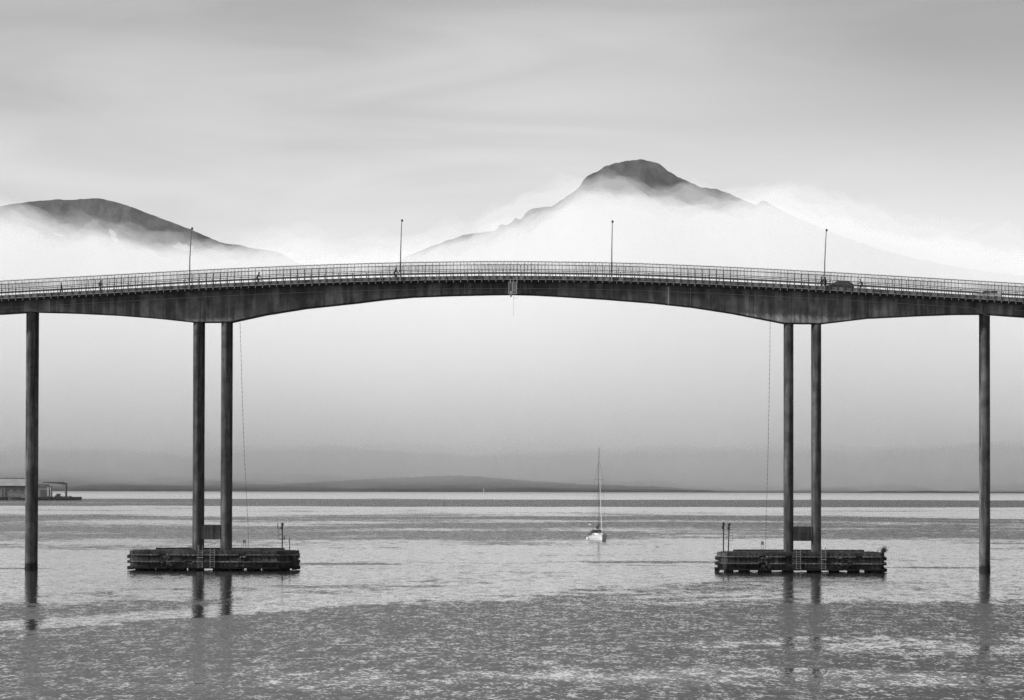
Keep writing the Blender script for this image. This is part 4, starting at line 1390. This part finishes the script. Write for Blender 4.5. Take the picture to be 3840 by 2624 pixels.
def person(loc, rz, label, pose, mat='cloth_dark', helmet=False, pack=False):
    """Local x is the way the person faces."""
    o = empty('person', loc, rz, label, 'person')
    if pose == 'ride':
        J = {'pel': (-0.18, 0, 0.98), 'chest': (0.05, 0, 1.36), 'neck': (0.12, 0, 1.50), 'head': (0.17, 0, 1.64),
             'shL': (0.06, 0.19, 1.40), 'elL': (0.28, 0.24, 1.22), 'haL': (0.46, 0.22, 1.08), 'shR': (0.06, -0.19, 1.40), 'elR': (0.28, -0.24, 1.22), 'haR': (0.46, -0.22, 1.08),
             'hpL': (-0.16, 0.11, 0.94), 'knL': (0.22, 0.12, 0.78), 'anL': (0.02, 0.12, 0.42), 'toL': (0.16, 0.12, 0.36), 'hpR': (-0.16, -0.11, 0.94), 'knR': (0.10, -0.12, 0.60), 'anR': (-0.02, -0.12, 0.24), 'toR': (0.14, -0.12, 0.20)}
    else:
        g = 1.0 if pose == 'walk' else 0.5
        J = {'pel': (0, 0, 0.95), 'chest': (0.03, 0, 1.32), 'neck': (0.05, 0, 1.48), 'head': (0.09, 0, 1.62),
             'shL': (0.02, 0.19, 1.40), 'elL': (-0.10 * g, 0.25, 1.12), 'haL': (0.02, 0.25, 0.88), 'shR': (0.02, -0.19, 1.40), 'elR': (0.10 * g, -0.25, 1.12), 'haR': (0.26 * g, -0.23, 0.95),
             'hpL': (0, 0.10, 0.90), 'knL': (0.20 * g, 0.10, 0.50), 'anL': (0.16 * g, 0.10, 0.09), 'toL': (0.34 * g, 0.11, 0.05), 'hpR': (0, -0.10, 0.90), 'knR': (-0.03 * g, -0.10, 0.49), 'anR': (-0.32 * g, -0.10, 0.14), 'toR': (-0.16 * g, -0.11, 0.04)}
    rad = {'pel': 0.145, 'chest': 0.165, 'neck': 0.06, 'head': 0.105, 'sh': 0.075, 'el': 0.05, 'ha': 0.042, 'hp': 0.10, 'kn': 0.065, 'an': 0.05, 'to': 0.04}
    E = [('pel', 'chest'), ('chest', 'neck'), ('neck', 'head')]
    for q in 'LR':
        E += [('chest', 'sh' + q), ('sh' + q, 'el' + q), ('el' + q, 'ha' + q), ('pel', 'hp' + q), ('hp' + q, 'kn' + q), ('kn' + q, 'an' + q), ('an' + q, 'to' + q)]
    names = list(J)
    skin_body('body', [J[n] for n in names], [(names.index(a_), names.index(b_)) for a_, b_ in E], [rad.get(n, rad.get(n[:2], 0.06)) for n in names], M[mat], o)
    hd = Vector(J['head'])
    MB().lathe([(0.02, -0.14), (0.075, -0.09), (0.098, 0.0), (0.09, 0.07), (0.03, 0.13)], tuple(hd + Vector((0, 0, 0.02))), 12).obj('head', M['skin'], o, True)
    MB().box(tuple(hd + Vector((0.105, 0, 0.0))), (0.04, 0.03, 0.05)).obj('nose', M['skin'], o)
    MB().lathe([(0.11, 0.0), (0.115, 0.05), (0.085, 0.12), (0.02, 0.155)], tuple(hd + Vector((-0.015, 0, 0.02))), 12).obj('helmet' if helmet else 'hair', M['black'], o, True)
    for q in 'LR':
        a_, b_ = Vector(J['el' + q]), Vector(J['ha' + q])
        d = (b_ - a_).normalized()
        for k in range(4):
            f0 = b_ + Vector((0, (k - 1.5) * 0.02, 0))
            MB().tube([tuple(f0), tuple(f0 + d * 0.07), tuple(f0 + d * (0.10 + 0.01 * (k % 2)) + Vector((0, 0, -0.02)))], 0.010, 5).obj('finger', M['skin'], o)
        MB().tube([tuple(b_), tuple(b_ + d * 0.05 + Vector((0.02, -0.04 if q == 'L' else 0.04, 0.01)))], 0.011, 5).obj('thumb', M['skin'], o)
    if pack:
        MB().lathe([(0.10, -0.24), (0.16, -0.18), (0.17, 0.1), (0.10, 0.22)], (J['chest'][0] - 0.22, 0, J['chest'][2] - 0.02), 12).obj('backpack', M['cloth_mid'], o, True)
    return o


def bicycle(loc, rz, label):
    o = empty('bicycle', loc, rz, label, 'bicycle')
    ring = lambda c, r_: [(c[0] + r_ * math.cos(a_), c[1], c[2] + r_ * math.sin(a_)) for a_ in [2 * math.pi * k / 24 for k in range(25)]]
    for cx_ in (-0.52, 0.58):
        wheel = MB().tube(ring((cx_, 0, 0.35), 0.33), 0.024, 6, False).obj('wheel', M['tyre'], o)
        for k in range(9):
            a_ = math.pi * k / 9
            MB().tube([(cx_ + 0.33 * math.cos(a_), 0, 0.35 + 0.33 * math.sin(a_)), (cx_ - 0.33 * math.cos(a_), 0, 0.35 - 0.33 * math.sin(a_))], 0.003, 3).obj('spoke', M['galv'], wheel)
        MB().tube([(cx_, -0.05, 0.35), (cx_, 0.05, 0.35)], 0.03, 8).obj('hub', M['galv'], wheel)
    for a_, b_ in (((-0.52, 0, 0.35), (-0.05, 0, 0.30)), ((-0.05, 0, 0.30), (-0.22, 0, 0.86)), ((-0.22, 0, 0.80), (0.42, 0, 0.86)), ((-0.05, 0, 0.30), (0.44, 0, 0.80)), ((-0.52, 0, 0.35), (-0.20, 0, 0.76)), ((0.58, 0, 0.35), (0.40, 0, 1.0))):
        MB().tube([a_, b_], 0.018, 6).obj('frame_tube', M['black'], o)
    MB().tube([(0.46, -0.28, 1.04), (0.40, -0.1, 1.04), (0.40, 0.1, 1.04), (0.46, 0.28, 1.04)], 0.016, 6).obj('handlebar', M['black'], o)
    MB().loft([[(-0.38, -0.08, 0.88), (-0.38, 0.08, 0.88), (-0.38, 0.06, 0.93), (-0.38, -0.06, 0.93)], [(-0.08, -0.02, 0.89), (-0.08, 0.02, 0.89), (-0.08, 0.015, 0.92), (-0.08, -0.015, 0.92)]]).obj('saddle', M['black'], o)
    MB().lathe([(0.09, -0.008), (0.09, 0.008)], n=16).obj('chainring', M['galv'], o, loc=(-0.05, -0.06, 0.30)).rotation_euler = (R(90), 0, 0)
    for sg, a_ in ((-1, (-0.02, 0.18)), (1, (0.02, 0.42))):
        MB().tube([(-0.05, sg * 0.07, 0.30), (a_[0], sg * 0.09, a_[1]), (a_[0] + 0.02, sg * 0.15, a_[1])], 0.014, 5).obj('crank', M['galv'], o)
    return o


def deck_pt(px, t):
    s_ = on_bridge(px, 1060, t)[0]
    return bridge_to_world(s_, t, rail_z(s_) + DECK_TOP)


W_T = 0.95
bicycle(deck_pt(967, W_T), -YAW, 'bicycle ridden rightwards along the near footway of the bridge')
person(deck_pt(967, W_T), -YAW, 'cyclist in dark clothes and helmet riding along the near footway', 'ride', 'cloth_dark', True)
bicycle(deck_pt(1482, W_T), -YAW, 'bicycle beside the second street lamp on the near footway')
person(deck_pt(1482, W_T), -YAW, 'person leaning forward riding towards the second street lamp', 'ride', 'cloth_dark', True)
person(deck_pt(377, W_T), -YAW + R(35), 'person with a backpack walking ahead on the footway, left of the first lamp', 'walk', 'cloth_mid', False, True)
person(deck_pt(231, W_T), -YAW + R(160), 'person in dark clothes on the footway nearest the first side column', 'walk', 'cloth_dark')
person(deck_pt(3082, W_T), -YAW + R(190), 'person walking just left of the fourth street lamp', 'walk', 'cloth_dark')
person(deck_pt(3097, W_T + 0.35), -YAW + R(185), 'person walking just right of the fourth street lamp', 'walk', 'cloth_dark')
bicycle(deck_pt(3228, W_T), -YAW + R(180), 'bicycle behind the dark car, wheels showing above the deck edge')
person(deck_pt(3230, W_T), -YAW + R(180), 'person crouched low on a bicycle behind the dark car', 'ride', 'cloth_mid', True)


def car(px, t, label, paint, length, height, lights=True):
    """Body lofted across its width from a side profile; drives towards local +x."""
    o = empty('car', deck_pt(px, t), -YAW + R(180), label, 'car')
    h, L_ = height, length
    prof = [(-L_ / 2, 0.35), (-L_ / 2 + 0.02, 0.78), (-L_ / 2 + 0.12, 0.95), (-L_ * 0.36, h - 0.10), (-L_ * 0.30, h), (-L_ * 0.02, h + 0.02), (L_ * 0.08, h - 0.04), (L_ * 0.24, 0.98), (L_ * 0.44, 0.86), (L_ / 2 - 0.02, 0.70), (L_ / 2, 0.40), (L_ / 2 - 0.1, 0.24), (-L_ / 2 + 0.1, 0.24)]
    def sec(y_, k_top):
        return [(x_, y_ * (1 - 0.20 * max(0, (z_ - 0.9) / (h - 0.9)) ), z_ * 1.0 if z_ < 0.9 else 0.9 + (z_ - 0.9) * k_top) for x_, z_ in prof]
    MB().loft([sec(-0.86, 0.985), sec(-0.80, 1.0), sec(0.80, 1.0), sec(0.86, 0.985)]).obj('body', M[paint], o)
    for sg in (-1, 1):
        for x0_, x1_, n_ in ((-L_ * 0.345, -L_ * 0.12, 0), (-L_ * 0.10, L_ * 0.14, 1)):
            w_ = MB()
            zl, zh = 0.98, h - 0.12
            yl, yh = sg * 0.855, sg * 0.72
            w_.v = [(x0_ - (0.05 if n_ == 0 else 0), yl, zl), (x1_ + (0.16 if n_ else 0), yl, zl), (x1_ - (0.12 if n_ else 0), yh, zh), (x0_ + (0.16 if n_ == 0 else 0), yh, zh)]
            w_.v += [(x_, y_ - sg * 0.05, z_) for x_, y_, z_ in w_.v]
            w_.f = [[0, 1, 2, 3], [7, 6, 5, 4], [0, 4, 5, 1], [1, 5, 6, 2], [2, 6, 7, 3], [3, 7, 4, 0]]
            w_.obj('side_window', M['glass'], o)
        MB().box((L_ * 0.19, sg * 0.98, 1.0), (0.12, 0.2, 0.15)).obj('wing_mirror', M[paint], o)
        MB().box((L_ / 2 - 0.06, sg * 0.62, 0.68), (0.14, 0.34, 0.13)).obj('headlight', M['white2'], o)
        MB().box((-L_ / 2 + 0.04, sg * 0.68, 0.80), (0.10, 0.22, 0.22)).obj('tail_light', M['panel_grey'], o)
        for x_ in (-L_ * 0.31, L_ * 0.31):
            wl = MB().lathe([(0.20, -0.11), (0.31, -0.10), (0.32, 0.0), (0.31, 0.10), (0.20, 0.11)], n=18).obj('wheel', M['tyre'], o, True, loc=(x_, sg * 0.78, 0.32))
            wl.rotation_euler = (R(90), 0, 0)
            MB().lathe([(0.19, -0.115), (0.19, 0.115)], n=14).obj('rim', M['galv'], wl)
    for (xa, za), (xb, zb2) in (((L_ * 0.235, 1.0), (L_ * 0.09, h - 0.06)), ((-L_ / 2 + 0.10, 1.0), (-L_ * 0.355, h - 0.12))):
        w_ = MB()
        dx2 = 0.03 if xa > 0 else -0.03
        w_.v = [(xa + dx2, -0.72, za), (xa + dx2, 0.72, za), (xb + dx2, 0.60, zb2), (xb + dx2, -0.60, zb2)]
        w_.v += [(x_ - 2 * dx2, y_, z_ - 0.04) for x_, y_, z_ in w_.v]
        w_.f = [[0, 1, 2, 3], [7, 6, 5, 4], [0, 4, 5, 1], [1, 5, 6, 2], [2, 6, 7, 3], [3, 7, 4, 0]]
        w_.obj('windscreen' if xa > 0 else 'rear_window', M['glass'], o)
    MB().box((0, 0, 0.30), (L_ - 0.2, 1.66, 0.16)).obj('sill', M['tyre'], o)
    return o


car(3146, 4.9, 'dark estate car driving leftwards beside the fourth street lamp', 'car_dark', 4.1, 1.50)
car(3700, 4.9, 'pale hatchback driving leftwards above the last side column', 'car_silver', 4.1, 1.45)
